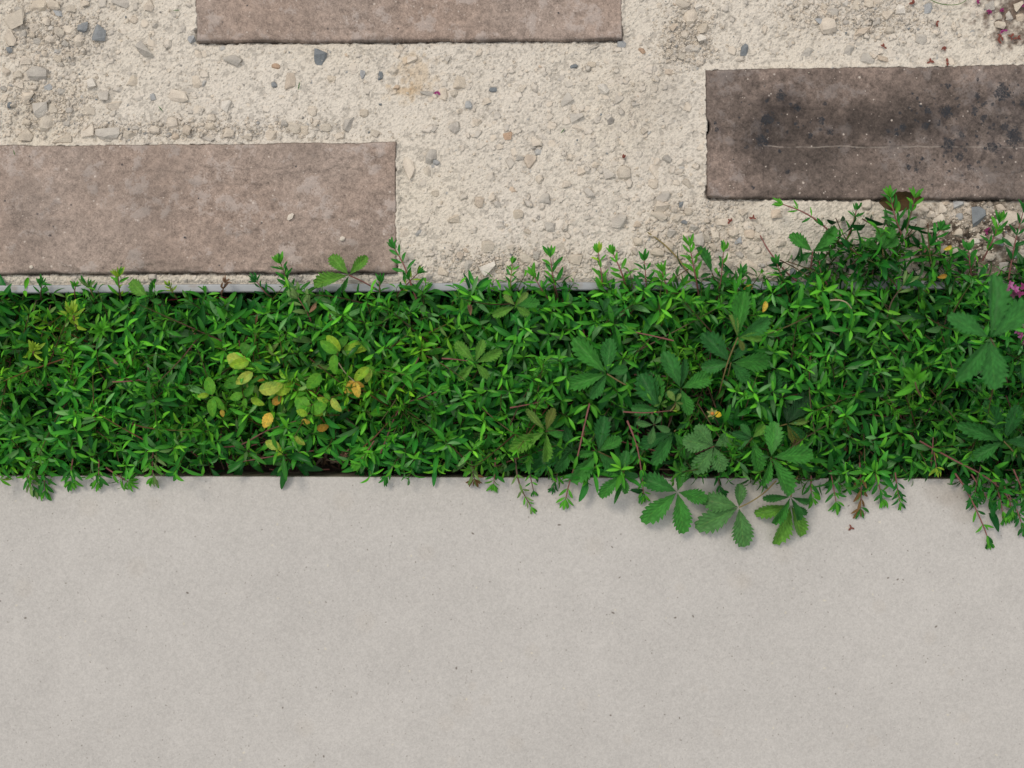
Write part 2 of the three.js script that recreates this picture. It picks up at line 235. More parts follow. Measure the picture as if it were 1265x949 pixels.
  // grit too small to pick apart
  const ig = new THREE.InstancedMesh(shapes[2], new THREE.MeshStandardMaterial({ color: 0xffffff, map: sTex, roughness: 0.93 }), 5200), M = new THREE.Matrix4(), E = new THREE.Euler(), Q = new THREE.Quaternion(); let n = 0;
  guard = 0;
  while (n < 5200 && guard++ < 60000) {
    const q = pits[Math.floor(r() * pits.length)], free = r() < 0.35, x = free ? -20 + r() * 1300 : q[0] + (r() + r() + r() - 1.5) * q[2], y = free ? -20 + r() * 370 : q[1] + (r() + r() + r() - 1.5) * q[3]; if (y > 347 || y < -30) continue;
    const p = P(x, y), on = Math.max(...SLABS.map((s) => slabUV(s, p.x, p.z)[2])); if (on > -0.003 && (on < 0.003 || r() > 0.16 * Math.exp(-on / 0.012))) continue;
    const w = (on > 0 ? 0.6 : 1) * (1.6 + 4.6 * r() * r() * r()) / 1000; E.set(r() * 6, r() * 6, r() * 6);
    M.compose(V(p.x, (on > 0 ? TOP_S + 0.0008 : grH(p.x, p.z)) + w * 0.1, p.z), Q.setFromEuler(E), V(w, w * 0.7, w * (0.7 + 0.5 * r()))); ig.setMatrixAt(n, M);
    const z = r(), c = z < 0.025 ? pal.s[0] : z < 0.04 ? pal.t[0] : pal.b[Math.floor(r() * 4)], t = 0.8 + r() * 0.3; ig.setColorAt(n, new THREE.Color().setRGB(c[0] * t, c[1] * t, c[2] * t)); n++;
  }
  ig.count = n; ig.name = 'grit'; ig.userData.kind = 'stuff'; gravel.add(ig); shade(gravel);
}
// ---------------------------------------------------------------- three stone slabs
{
  const TW = 1024, TH = 320;
  const lichen = [[964, 118, 7], [947, 147, 9], [940, 173, 8], [984, 133, 5], [1013, 149, 4.5], [1024, 163, 4], [1113, 158, 5], [1142, 155, 5.5], [1168, 139, 8], [1203, 138, 6], [1236, 116, 11], [1250, 170, 12], [1224, 182, 8], [1144, 138, 4.5], [1185, 167, 5], [1170, 178, 8], [1130, 209, 4], [1121, 205, 4], [971, 211, 3.5], [1184, 193, 6], [1213, 147, 4.5], [1000, 167, 3.5], [1170, 108, 4], [1206, 120, 5], [885, 158, 4], [1096, 162, 3], [975, 128, 3], [1262, 130, 5], [1240, 158, 5], [1195, 205, 4]];
  const labels = ['plain brown sandstone slab lying along the metal edging', 'brown sandstone slab running out of the top edge of the photo', 'dark brown slab covered in black lichen spots with pale crack'];
  SLABS.forEach((s, n) => {
    const r = rngOf(s.seed), o = s.seed * 13.7, H = new Float32Array(TW * TH), C = new Float32Array(TW * TH * 3), pits = [], chips = [];
    for (let k = 0; k < 420; k++) pits.push([r() * 0.528, r() * 0.16, 0.0007 + r() * r() * r() * 0.004]);
    for (let k = 0; k < 170; k++) chips.push([r() * 0.528, r() * 0.16, 0.0005 + r() * r() * 0.0014]);
    const lich = n === 2 ? lichen.map(([a, b, q]) => [(a - 872) / 1000, (b - 84) / 1000, q / 1000]).concat(Array.from({ length: 110 }, () => { const k = lichen[Math.floor(r() * lichen.length)]; return [(k[0] - 872 + (r() - 0.5) * 90) / 1000, (k[1] - 84 + (r() - 0.5) * 50) / 1000, (0.8 + r() * 2) / 1000]; })) : Array.from({ length: 14 }, () => [r() * 0.528, r() * 0.16, (0.8 + r()) / 1000]);
    for (let j = 0; j < TH; j++) for (let i = 0; i < TW; i++) {
      const x = i / TW * 0.528, z = j / TH * 0.16, k = j * TW + i, w = 0.004 * fbm(x * 60 + o, z * 60, 3);
      const terr = 2.6 * fbm((x + w) * 5 + o, (z + w) * 16 + 3, 4) + (z - 0.08) * 5, tf = terr - Math.floor(terr), stp = Math.floor(terr) + sstep(0.42, 0.58, tf);
      const rough = fbm(x * 90 + o, z * 90 + 5, 4), grain = vnoise(x * 700, z * 700 + o), g2 = r() - 0.5;
      let h = stp * 0.0010 + rough * 0.0019 + fbm(x * 260 + o, z * 260, 2) * 0.0004 + fbm(x * 22 + o, z * 22, 3) * 0.0014 + grain * 0.00022 + g2 * 0.0002;
      const cloud = fbm(x * 14 + o + 50, z * 18 + 9, 4), patch = fbm(x * 38 + o + 90, z * 38 + 60, 3), pink = fbm(x * 9 + o, z * 9 + 33, 2);
      let t = 1 + 0.10 * cloud + 0.24 * rough + 0.20 * grain + 0.42 * g2 + 0.16 * fbm(x * 200, z * 200 + o, 2) + (n === 2 ? 0.38 : 0.16) * fbm(x * 330 + 5, z * 330, 3); const ledge = sstep(0.08, 0, Math.abs(tf - 0.5)); t *= 1 - 0.05 * ledge * sstep(-0.2, 0.3, rough);
      let c = [0.316 * t, (0.247 - 0.010 * pink) * t, (0.206 - 0.014 * pink) * t]; const pale = sstep(0.2, 0.7, patch + 0.8 * rough + 0.25 * grain) * 0.5; c = [lerp(c[0], 0.43, pale), lerp(c[1], 0.38, pale), lerp(c[2], 0.35, pale)];
      const dk = sstep(0.15, 0.6, fbm(x * 12 + o + 7, z * 14 + 80, 5) + 0.22 * rough + 0.1 * grain) * [0.2, 0.1, 0.3][n]; c = c.map((q) => q * (1 - dk));
      if (n === 2) { const d2 = clamp(0.50 + 0.34 * sstep(0.35, -0.5, fbm(x * 9 + 3, z * 16 + 40, 5) - 0.35 * rough) + 0.20 * sstep(0.07, 0, Math.min(x, z)) - 0.22 * sstep(0.07, 0.0, Math.abs(z - 0.07)) * sstep(0.02, 0.08, x) + 0.10 * sstep(0.12, 0.15, z), 0.30, 1) * 0.68; c = [c[0] * d2, c[1] * d2 * 1.0, c[2] * d2 * 1.02];
        const zc = 0.0955 + 0.0022 * fbm(x * 30, 4, 3) + 0.006 * x, dz = z - zc; if (x > 0.07) { h -= 0.0009 * sstep(-0.0006, 0.0006, dz); const ln = sstep(0.0011, 0.0002, Math.abs(dz)) * sstep(-0.75, -0.1, fbm(x * 60, 9, 4)); c = c.map((q, b) => lerp(q, [0.34, 0.29, 0.25][b], ln * 0.8)); } }
      if (g2 > 0.485) c = c.map((q) => q * 1.45); if (g2 < -0.488) c = c.map((q) => q * 0.5);
      H[k] = h; C[k * 3] = c[0]; C[k * 3 + 1] = c[1]; C[k * 3 + 2] = c[2];
    }
    const stamp = (L, fn) => { for (const [cx, cz, q] of L) { const R = q * 1.7; for (let j = Math.max(0, Math.floor((cz - R) / 0.16 * TH)); j < Math.min(TH, (cz + R) / 0.16 * TH); j++) for (let i = Math.max(0, Math.floor((cx - R) / 0.528 * TW)); i < Math.min(TW, (cx + R) / 0.528 * TW); i++) { const x = i / TW * 0.528, z = j / TH * 0.16, d = Math.hypot(x - cx, z - cz) / q * (1 + 0.5 * fbm(x * 330 + cx * 900, z * 330, 3)); if (d < 1) fn(j * TW + i, d, x, z); } } };
    stamp(pits, (k, d) => { H[k] -= 0.0007 * (1 - d); });
    stamp(chips, (k, d) => { const m = 0.75 * sstep(1, 0.5, d); C[k * 3] = lerp(C[k * 3], 0.58, m); C[k * 3 + 1] = lerp(C[k * 3 + 1], 0.51, m); C[k * 3 + 2] = lerp(C[k * 3 + 2], 0.45, m); });
    if (n === 2) stamp(lichen.map(([a, b, q]) => [(a - 872) / 1000, (b - 84) / 1000, q * 0.0042]), (k, d, x, z) => { const m = 0.30 * sstep(1, 0.15, d) * sstep(-0.35, 0.35, fbm(x * 120, z * 120 + 9, 4)); C[k * 3] *= 1 - m; C[k * 3 + 1] *= 1 - m; C[k * 3 + 2] *= 1 - 0.93 * m; });
    stamp(lich, (k, d, x, z) => { const m = 0.97 * sstep(1, 0.7, d + 0.35 * vnoise(x * 600, z * 600)) * (0.72 + 0.4 * vnoise(x * 900, z * 900 + 5)); H[k] += 0.0003 * m; C[k * 3] = lerp(C[k * 3], 0.020, m); C[k * 3 + 1] = lerp(C[k * 3 + 1], 0.024, m); C[k * 3 + 2] = lerp(C[k * 3 + 2], 0.031, m); });
    // edge shade painted into the slab colour, strongest along the lower arris
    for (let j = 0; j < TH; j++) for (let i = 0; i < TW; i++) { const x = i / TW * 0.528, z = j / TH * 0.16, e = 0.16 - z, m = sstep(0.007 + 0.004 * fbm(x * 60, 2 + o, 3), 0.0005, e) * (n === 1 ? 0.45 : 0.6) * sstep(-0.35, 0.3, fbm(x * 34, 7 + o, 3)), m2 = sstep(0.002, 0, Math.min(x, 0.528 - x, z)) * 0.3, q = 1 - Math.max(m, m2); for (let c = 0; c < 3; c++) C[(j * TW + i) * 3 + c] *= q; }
    const mat = new THREE.MeshStandardMaterial({ roughness: 0.9, map: colorTex(TW, TH, (i, j) => { const k = (j * TW + i) * 3; return [C[k], C[k + 1], C[k + 2]]; }),
      bumpMap: grayTex(TW, TH, (i, j) => { let q = 0; for (let b = -1; b <= 1; b++) for (let a = -1; a <= 1; a++) q += H[clamp(j + b, 0, TH - 1) * TW + clamp(i + a, 0, TW - 1)]; return 0.5 + (H[j * TW + i] - q / 9) / 0.002; }), bumpScale: 0.002 });
    for (const t of [mat.map, mat.bumpMap]) t.wrapS = t.wrapT = THREE.ClampToEdgeWrapping;
    const nx = 352, nz = 110, b = new MB(), id = [];
    const cx = (s.w[0].x + s.w[2].x) / 2, cz = (s.w[0].z + s.w[2].z) / 2;
    for (let j = -1; j <= nz + 1; j++) for (let i = -1; i <= nx + 1; i++) {
      const out = i < 0 || j < 0 || i > nx || j > nz, u = clamp(i / nx), v = clamp(j / nz); let x = lerp(lerp(s.w[0].x, s.w[1].x, u), lerp(s.w[3].x, s.w[2].x, u), v), z = lerp(lerp(s.w[0].z, s.w[3].z, v), lerp(s.w[1].z, s.w[2].z, v), u);
      const wob = (a, q) => 0.0019 * fbm(a * 26 + q * 7 + o, q * 3 + o, 4); const ed = (t) => sstep(0.05, 0, t);
      z += wob(x, 1) * ed(v) + (wob(x, 2) * 1.3) * ed(1 - v); x += wob(z, 3) * ed(u * 3) + wob(z, 4) * ed((1 - u) * 3);
      if (n === 2) x += 0.005 * sstep(0.014, 0.002, Math.abs(v * 0.16 - 0.071)) * sstep(0.02, 0, u);
      const hh = H[clamp(Math.round(v * TH), 0, TH - 1) * TW + clamp(Math.round(u * TW), 0, TW - 1)];
      const rr = (v > 0.5 ? 0.0022 : 0.0014) * (1 + 0.7 * fbm((x + z) * 40 + o, o + v * 2, 3)), d = Math.min(u * 0.528, (1 - u) * 0.528, v * 0.16, (1 - v) * 0.16), q = clamp(1 - d / rr);
      const y = out ? -0.05 : TOP_S - 0.0005 + hh - rr * (1 - Math.sqrt(Math.max(0, 1 - q * q * 0.98)));
      id.push(b.vert(x - cx, y, z - cz, u, v));
    }
    const m = nx + 3; for (let j = 0; j < nz + 2; j++) for (let i = 0; i < nx + 2; i++) b.quad(id[j * m + i], id[(j + 1) * m + i], id[(j + 1) * m + i + 1], id[j * m + i + 1]);
    const mesh = new THREE.Mesh(b.geo(), mat); mesh.position.set(cx, 0, cz); thing(mesh, 'stone_slab', labels[n], 'stone slab', 'brown stone slabs set in the gravel');
  });
}
// ---------------------------------------------------------------- concrete, metal edging, soil
function sweep(profile, mat, wob) {                          // profile(x) -> [[z, y, v], ...] swept along x
  const b = new MB(), rows = []; for (let k = 0; k <= 120; k++) { const x = lerp(-XR, XR, k / 120); rows.push(profile(x).map(([z, y, v]) => b.vert(x, y + (wob ? wob * fbm(x * 6, 3, 2) : 0), z + (wob ? wob * fbm(x * 5 + 9, 8, 3) : 0), x, v))); }
  for (let k = 0; k < 120; k++) for (let i = 0; i < rows[0].length - 1; i++) b.quad(rows[k][i], rows[k][i + 1], rows[k + 1][i + 1], rows[k + 1][i]);
  return new THREE.Mesh(b.geo(), mat);
}
{
  const TW = 2048, TH = 1024, PX = 1.36, PZ = 0.68, r = rngOf(41), C = new Float32Array(TW * TH * 3), Hc = new Float32Array(TW * TH);
  for (let j = 0; j < TH; j++) for (let i = 0; i < TW; i++) {
    const x = i / TW, z = j / TW, k = j * TW + i, a = fbm(x * 7, z * 7 + 3, 4, 7), b = fbm(x * 40, z * 40 + 11, 4, 40), c = fbm((x * 0.8 + z * 0.6) * 330, (z * 0.8 - x * 0.6) * 330, 3), d = vnoise((x * 0.55 - z * 0.83) * 830, (z * 0.55 + x * 0.83) * 830 + 5), e = r() - 0.5, warm = fbm(x * 5, z * 5 + 70, 3, 5);
    const t = 1 + 0.035 * a + 0.05 * b + 0.06 * c + 0.075 * d + 0.13 * e, near = sstep(0.10, 0.0, j / TH * PZ - 0.03) * 0.5;
    C[k * 3] = (0.4595 + 0.004 * near) * t; C[k * 3 + 1] = 0.4435 * t; C[k * 3 + 2] = (0.4185 - 0.008 * near) * t;
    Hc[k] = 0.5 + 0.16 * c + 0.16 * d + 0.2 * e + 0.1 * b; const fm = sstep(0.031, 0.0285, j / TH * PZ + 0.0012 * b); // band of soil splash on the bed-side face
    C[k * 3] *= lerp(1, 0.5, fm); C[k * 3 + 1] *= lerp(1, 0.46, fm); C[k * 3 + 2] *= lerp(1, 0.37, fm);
  }
  const dab = (x, z, q, col, amt, el = 1, rot = 0) => { const R = q * 2 * Math.max(1, el); for (let j = Math.floor((z - R) / PZ * TH); j < (z + R) / PZ * TH; j++) { if (j < 0 || j >= TH) continue; for (let i = Math.floor((x - R) / PX * TW); i < (x + R) / PX * TW; i++) { const ii = (i + TW) % TW, dx = i / TW * PX - x, dz = j / TH * PZ - z, u = (dx * Math.cos(rot) + dz * Math.sin(rot)) / el, v = -dx * Math.sin(rot) + dz * Math.cos(rot), d = Math.hypot(u, v) / q; if (d > 1.2) continue; const m = amt * sstep(1.2, 0.5, d); for (let c = 0; c < 3; c++) { const k = (j * TW + ii) * 3 + c; C[k] = lerp(C[k], C[k] * col[c], m); } } } };
  for (let n = 0; n < 2400; n++) dab(r() * PX, 0.035 + r() * 0.63, 0.0004 + 0.0005 * r() * r(), [0.38, 0.35, 0.32], 0.35 + 0.55 * r(), 1 + r() * 1.2, r() * 6);
  for (let n = 0; n < 45; n++) dab(r() * PX, 0.035 + r() * 0.63, 0.0006 + 0.0007 * r(), [0.22, 0.18, 0.15], 0.8, 1 + r() * 1.5, r() * 6);
  for (let n = 0; n < 120; n++) dab(r() * PX, 0.035 + r() * 0.63, 0.0008 + 0.0006 * r(), [1.3, 1.25, 1.05], 0.6, 1 + r(), r() * 6);
  for (let n = 0; n < 60; n++) dab(r() * PX, 0.035 + r() * 0.63, 0.004 + 0.012 * r(), [0.97, 0.945, 0.91], 0.4);
  for (let n = 0; n < 90; n++) dab(r() * PX, 0.05 + r() * 0.6, 0.00038, [0.66, 0.64, 0.62], 0.3 + 0.5 * r(), 5 + r() * 18, r() * 6);
  for (let n = 0; n < 5; n++) dab(r() * PX, 0.04 + r() * 0.6, 0.02 + 0.05 * r(), [0.965, 0.965, 0.965], 0.5, 1 + r());
  const X = (px) => W(px, TOP_C) + PX / 2, Z = (py) => (py - 588) / 1000 + 0.032;
  for (const [a, b, q, m] of [[1168, 600, 0.02, 0.5], [1180, 612, 0.014, 0.4], [1190, 630, 0.012, 0.4], [800, 600, 0.03, 0.3], [870, 615, 0.04, 0.35], [690, 600, 0.03, 0.25], [960, 605, 0.04, 0.4], [1060, 600, 0.03, 0.3], [1230, 610, 0.03, 0.35]]) dab(X(a), Z(b), q, [0.80, 0.76, 0.72], m, 1.5);
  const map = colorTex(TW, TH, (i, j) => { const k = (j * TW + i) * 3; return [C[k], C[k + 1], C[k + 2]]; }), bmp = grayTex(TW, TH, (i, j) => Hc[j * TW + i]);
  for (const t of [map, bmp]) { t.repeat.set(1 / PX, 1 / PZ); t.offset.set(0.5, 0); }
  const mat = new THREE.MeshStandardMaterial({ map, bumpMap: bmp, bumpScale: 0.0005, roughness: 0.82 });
  const R = 0.0014;
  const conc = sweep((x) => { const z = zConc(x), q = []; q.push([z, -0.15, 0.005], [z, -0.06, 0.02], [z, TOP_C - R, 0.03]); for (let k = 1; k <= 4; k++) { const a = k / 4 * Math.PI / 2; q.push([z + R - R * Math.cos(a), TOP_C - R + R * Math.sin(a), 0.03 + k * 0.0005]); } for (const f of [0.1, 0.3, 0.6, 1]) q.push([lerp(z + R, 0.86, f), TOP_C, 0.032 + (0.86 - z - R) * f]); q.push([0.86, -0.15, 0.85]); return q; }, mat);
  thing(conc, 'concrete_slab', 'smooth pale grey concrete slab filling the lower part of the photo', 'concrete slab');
  // metal edging
  const eT = colorTex(1024, 64, (i, j) => { const a = fbm(i / 40, j / 10, 4, 25), b = fbm(i / 8, j / 5, 3, 128), t = 0.92 + 0.1 * a + 0.05 * b, ru = sstep(0.35, 0.75, fbm(i / 20 + 9, j / 12 + 50, 3, 51)) * 0.5; return [lerp(0.36 * t, 0.26, ru), lerp(0.38 * t, 0.22, ru), lerp(0.395 * t, 0.18, ru)]; });
  eT.repeat.set(1.25, 22);
  const em = new THREE.MeshStandardMaterial({ map: eT, roughness: 0.55, metalness: 0.25 }), re = 0.0022, wE = 0.0104;
  const edg = sweep((x) => { const z = zEdge(x), q = [[z - 0.0045, -0.10, 0], [z - 0.0045, -0.004, 0.02], [z, -0.003, 0.022]]; for (let k = 0; k <= 4; k++) { const a = k / 4 * Math.PI / 2; q.push([z - re + re * Math.cos(a), TOP_E - re + re * Math.sin(a), 0.025 + k * 0.001]); } for (let k = 0; k <= 4; k++) { const a = Math.PI / 2 + k / 4 * Math.PI / 2; q.push([z - wE + re + re * Math.cos(a), TOP_E - re + re * Math.sin(a), 0.036 + k * 0.001]); } q.push([z - wE, -0.10, 0.08]); return q; }, em, 0.0006);
  thing(edg, 'metal_edging', 'narrow grey metal edging strip between gravel and planted bed', 'garden edging');
  // soil
  const sr = rngOf(51), soilT = colorTex(512, 512, (i, j) => { const a = fbm(i / 16, j / 16, 4, 32), b = sr(), t = 0.75 + 0.5 * a + 0.5 * b; return b > 0.97 ? [0.16, 0.11, 0.07] : [0.048 * t, 0.035 * t, 0.026 * t]; });
  const b = new MB(), nx = 330, nz = 44, id = []; for (let j = 0; j <= nz; j++) for (let i = 0; i <= nx; i++) { const x = lerp(-XR, XR, i / nx), z = lerp(zEdge(x) - 0.006, zConc(x) + 0.003, j / nz); id.push(b.vert(x, SOIL + 0.008 * fbm(x * 40, z * 40, 4), z, x * 4, z * 4)); }
  for (let j = 0; j < nz; j++) for (let i = 0; i < nx; i++) { const a = j * (nx + 1) + i; b.quad(id[a], id[a + nx + 1], id[a + nx + 2], id[a + 1]); }
  setting(new THREE.Mesh(b.geo(), new THREE.MeshStandardMaterial({ map: soilT, roughness: 1 })), 'soil', 'dark brown soil under the planting');
}
// ---------------------------------------------------------------- small narrow leaves
const leafTex = colorTex(64, 256, (i, j) => { const u = Math.abs(i / 63 - 0.5) * 2, v = j / 255, rib = sstep(0.24, 0.03, u) * (1 - 0.5 * v), n = fbm(i / 12, j / 24, 3), vein = 0.5 + 0.5 * Math.sin((v * 9 - u * 1.6) * 6.283); let t = 0.60 + 0.07 * n + 0.03 * vein + 0.05 * sstep(0.8, 1, u); return [t + 0.27 * rib, t + 0.24 * rib, t + 0.22 * rib]; });
const leafMat = (c, vc = false) => new THREE.MeshPhysicalMaterial({ color: vc ? new THREE.Color(1, 1, 1) : new THREE.Color().setRGB(c[0] / 0.6, c[1] / 0.6, c[2] / 0.6), vertexColors: vc, map: leafTex, roughness: 0.95, transmission: 0.16, thickness: 0, specularIntensity: 0.15, clearcoat: 0.3, clearcoatRoughness: 0.32, side: THREE.DoubleSide });
function smallLeaf(r, wr, curl, fold, twist) {               // unit length along x
  const b = new MB(), T = [0, 0.1, 0.26, 0.44, 0.62, 0.8, 0.93, 1], rows = [], bend = (r() - 0.5) * 0.12;
  for (const t of T) {
    const w = wr * (0.1 * (1 - t) + Math.pow(Math.sin(Math.PI * Math.pow(t, 1.08)), 0.62)) * (t === 1 ? 0.0 : t < 0.05 ? 0.9 : sstep(-0.1, 0.45, t)), y = -curl * t * t + 0.05 * Math.sin(t * 3), z = bend * Math.sin(t * Math.PI), tw = twist * t;
    rows.push([-1, 0, 1].map((s) => b.vert(t - 0.06 * curl * t * t * t, y + Math.abs(s) * w * fold + s * w * Math.sin(tw), z + s * w * Math.cos(tw), 0.5 + s * 0.5, t)));
  }
  for (let k = 0; k < T.length - 1; k++) for (let s = 0; s < 2; s++) b.quad(rows[k][s], rows[k][s + 1], rows[k + 1][s + 1], rows[k + 1][s]);
  return b.geo();
}
const LEAVES = []; { const r = rngOf(61); for (let n = 0; n < 10; n++) LEAVES.push(smallLeaf(r, 0.092 + 0.03 * r(), 0.02 + 0.26 * r(), 0.15 + 0.45 * r(), (r() - 0.5) * 0.7)); }
const GREEN = { old: [0.007, 0.070, 0.013], mid: [0.015, 0.142, 0.013], young: [0.085, 0.335, 0.017] };
const mix3 = (a, b, t) => [lerp(a[0], b[0], t), lerp(a[1], b[1], t), lerp(a[2], b[2], t)];
function sprigGeo(seed) {                                    // one leafy tip, stem along +y, its top at the origin
  const r = rngOf(seed), b = new MB(), L = 0.036 + 0.026 * r(), nodes = 4 + Math.floor(r() * 3), bendx = (r() - 0.5) * 0.4, bendz = (r() - 0.5) * 0.4, at = (t) => V(bendx * L * (1 - t) * (1 - t), -L * (1 - t), bendz * L * (1 - t) * (1 - t));
  b.tube([0, 0.35, 0.7, 1].map(at), [0.0008, 0.0007, 0.0006, 0.0004], 4, [0.13, 0.06, 0.035], [0.09, 0.16, 0.03]);
  let yaw = r() * 6.283;
  for (let n = 0; n < nodes; n++) {
    const t = lerp(0.12, 0.985, Math.pow(n / (nodes - 1), 0.75)), o = at(t), age = n / (nodes - 1), len = lerp(0.0275, 0.0145, age * age) * (0.8 + 0.36 * r()); yaw += Math.PI / 2 + (r() - 0.5) * 0.5;
    for (let s = 0; s < 2; s++) {
      const q = yaw + s * Math.PI + (r() - 0.5) * 0.5, el = lerp(-0.1, 0.5, age * age) + (r() - 0.4) * 0.5, d = V(Math.cos(q) * Math.cos(el), Math.sin(el), Math.sin(q) * Math.cos(el)), up = V(-Math.cos(q) * Math.sin(el), Math.cos(el), -Math.sin(q) * Math.sin(el)).add(V(r() - 0.5, 0, r() - 0.5).multiplyScalar(0.6));
      const k = clamp(age * age * 0.85 + (r() - 0.5) * 0.4); let c = mix3(mix3(GREEN.old, GREEN.mid, clamp(age * 1.6)), GREEN.young, k * k); if (r() < 0.09) c = [0.075, 0.20, 0.06]; 
      const tv = 0.78 + 0.44 * r(); c = c.map((x) => x * tv * 1.08 / 0.6);
      b.add(LEAVES[Math.floor(r() * LEAVES.length)], frameM(o, d, up, len, len, len * (0.9 + 0.3 * r())), c);
      if (n > 0 && n < nodes - 1 && r() < 0.35) { const l2 = len * (0.35 + 0.25 * r()), d2 = d.clone().add(V(0, 0.6 + 0.5 * r(), 0)).add(V(r() - 0.5, 0, r() - 0.5).multiplyScalar(0.7)).normalize(); b.add(LEAVES[Math.floor(r() * LEAVES.length)], frameM(o, d2, up, l2), mix3(GREEN.mid, GREEN.young, r() * 0.7).map((x) => x * tv / 0.6)); }
    }
  }
  return b.geo();
}
function trailGeo(seed) {                                   // a long bare stem with spaced leaf pairs, stem along +y, its tip at the origin
  const r = rngOf(seed), b = new MB(), L = 0.07 + 0.035 * r(), nodes = 5 + Math.floor(r() * 3), bx = (r() - 0.5) * 0.5, bz = (r() - 0.5) * 0.3, at = (t) => V(bx * L * (1 - t) * (1 - t), -L * (1 - t), bz * L * (1 - t) * (1 - t));
  b.tube([0, 0.25, 0.5, 0.75, 1].map(at), [0.001, 0.0009, 0.0008, 0.0007, 0.0004], 5, seed % 2 ? [0.13, 0.072, 0.045] : [0.17, 0.070, 0.058], [0.12, 0.13, 0.04]); let yaw = r() * 6.283;
  for (let n = 0; n < nodes; n++) { const t = lerp(0.28, 0.99, n / (nodes - 1)), o = at(t), len = lerp(0.024, 0.014, t * t) * (0.8 + 0.4 * r()); yaw += Math.PI / 2 + (r() - 0.5) * 0.5; for (let q = 0; q < (n === nodes - 1 ? 5 : 2); q++) { const a = yaw + q * (n === nodes - 1 ? 1.26 : Math.PI) + (r() - 0.5) * 0.4, el = lerp(0.25, 0.8, t) + (r() - 0.5) * 0.4, d = V(Math.cos(a) * Math.cos(el), Math.sin(el), Math.sin(a) * Math.cos(el)), up = V(-Math.cos(a) * Math.sin(el), Math.cos(el), -Math.sin(a) * Math.sin(el)); b.add(LEAVES[Math.floor(r() * LEAVES.length)], frameM(o, d, up, len), mix3(GREEN.mid, GREEN.young, clamp(t * t * 0.6 + (r() - 0.5) * 0.4)).map((c) => c * (0.8 + 0.4 * r()) / 0.6)); if (n < nodes - 1 && r() < 0.5) b.add(LEAVES[Math.floor(r() * LEAVES.length)], frameM(o, d.clone().add(V(r() - 0.5, 0.9, r() - 0.5)), up, len * 0.45), GREEN.young.map((c) => c * 0.8 / 0.6)); } }
  return b.geo();
}
const SPRIGS = []; for (let n = 0; n < 22; n++) SPRIGS.push(sprigGeo(700 + n)); for (let n = 0; n < 8; n++) SPRIGS.push(trailGeo(760 + n));
const pw = (pts, x) => { for (let k = 1; k < pts.length; k++) if (x <= pts[k][0]) return lerp(pts[k - 1][1], pts[k][1], (x - pts[k - 1][0]) / (pts[k][0] - pts[k - 1][0])); return pts[pts.length - 1][1]; };
const yTop = (x) => pw([[-400, 359], [0, 359], [300, 357], [420, 355], [540, 350], [600, 346], [640, 342], [760, 340], [830, 332], [870, 326], [900, 334], [985, 340], [1015, 320], [1040, 290], [1075, 282], [1110, 266], [1135, 280], [1160, 300], [1185, 308], [1215, 325], [1265, 322], [1700, 330]], x);
const yBot = (x) => pw([[-400, 594], [0, 596], [30, 601], [160, 595], [195, 585], [300, 580], [440, 580], [480, 588], [560, 588], [620, 597], [700, 593], [800, 596], [980, 602], [1060, 609], [1120, 604], [1142, 586], [1168, 583], [1195, 610], [1265, 628], [1700, 620]], x);
const hole = (x, y) => Math.max(sstep(1, 0.45, Math.hypot((x - 318) / 50, (y - 538) / 26)), sstep(1, 0.4, Math.hypot((x - 1066) / 24, (y - 530) / 20)), sstep(1, 0.5, Math.hypot((x - 410) / 40, (y - 545) / 20)) * 0.6, sstep(1, 0.4, Math.hypot((x - 830) / 150, (y - 535) / 70)) * 0.72, sstep(1, 0.5, Math.hypot((x - 1240) / 30, (y - 470) / 30)) * 0.7);
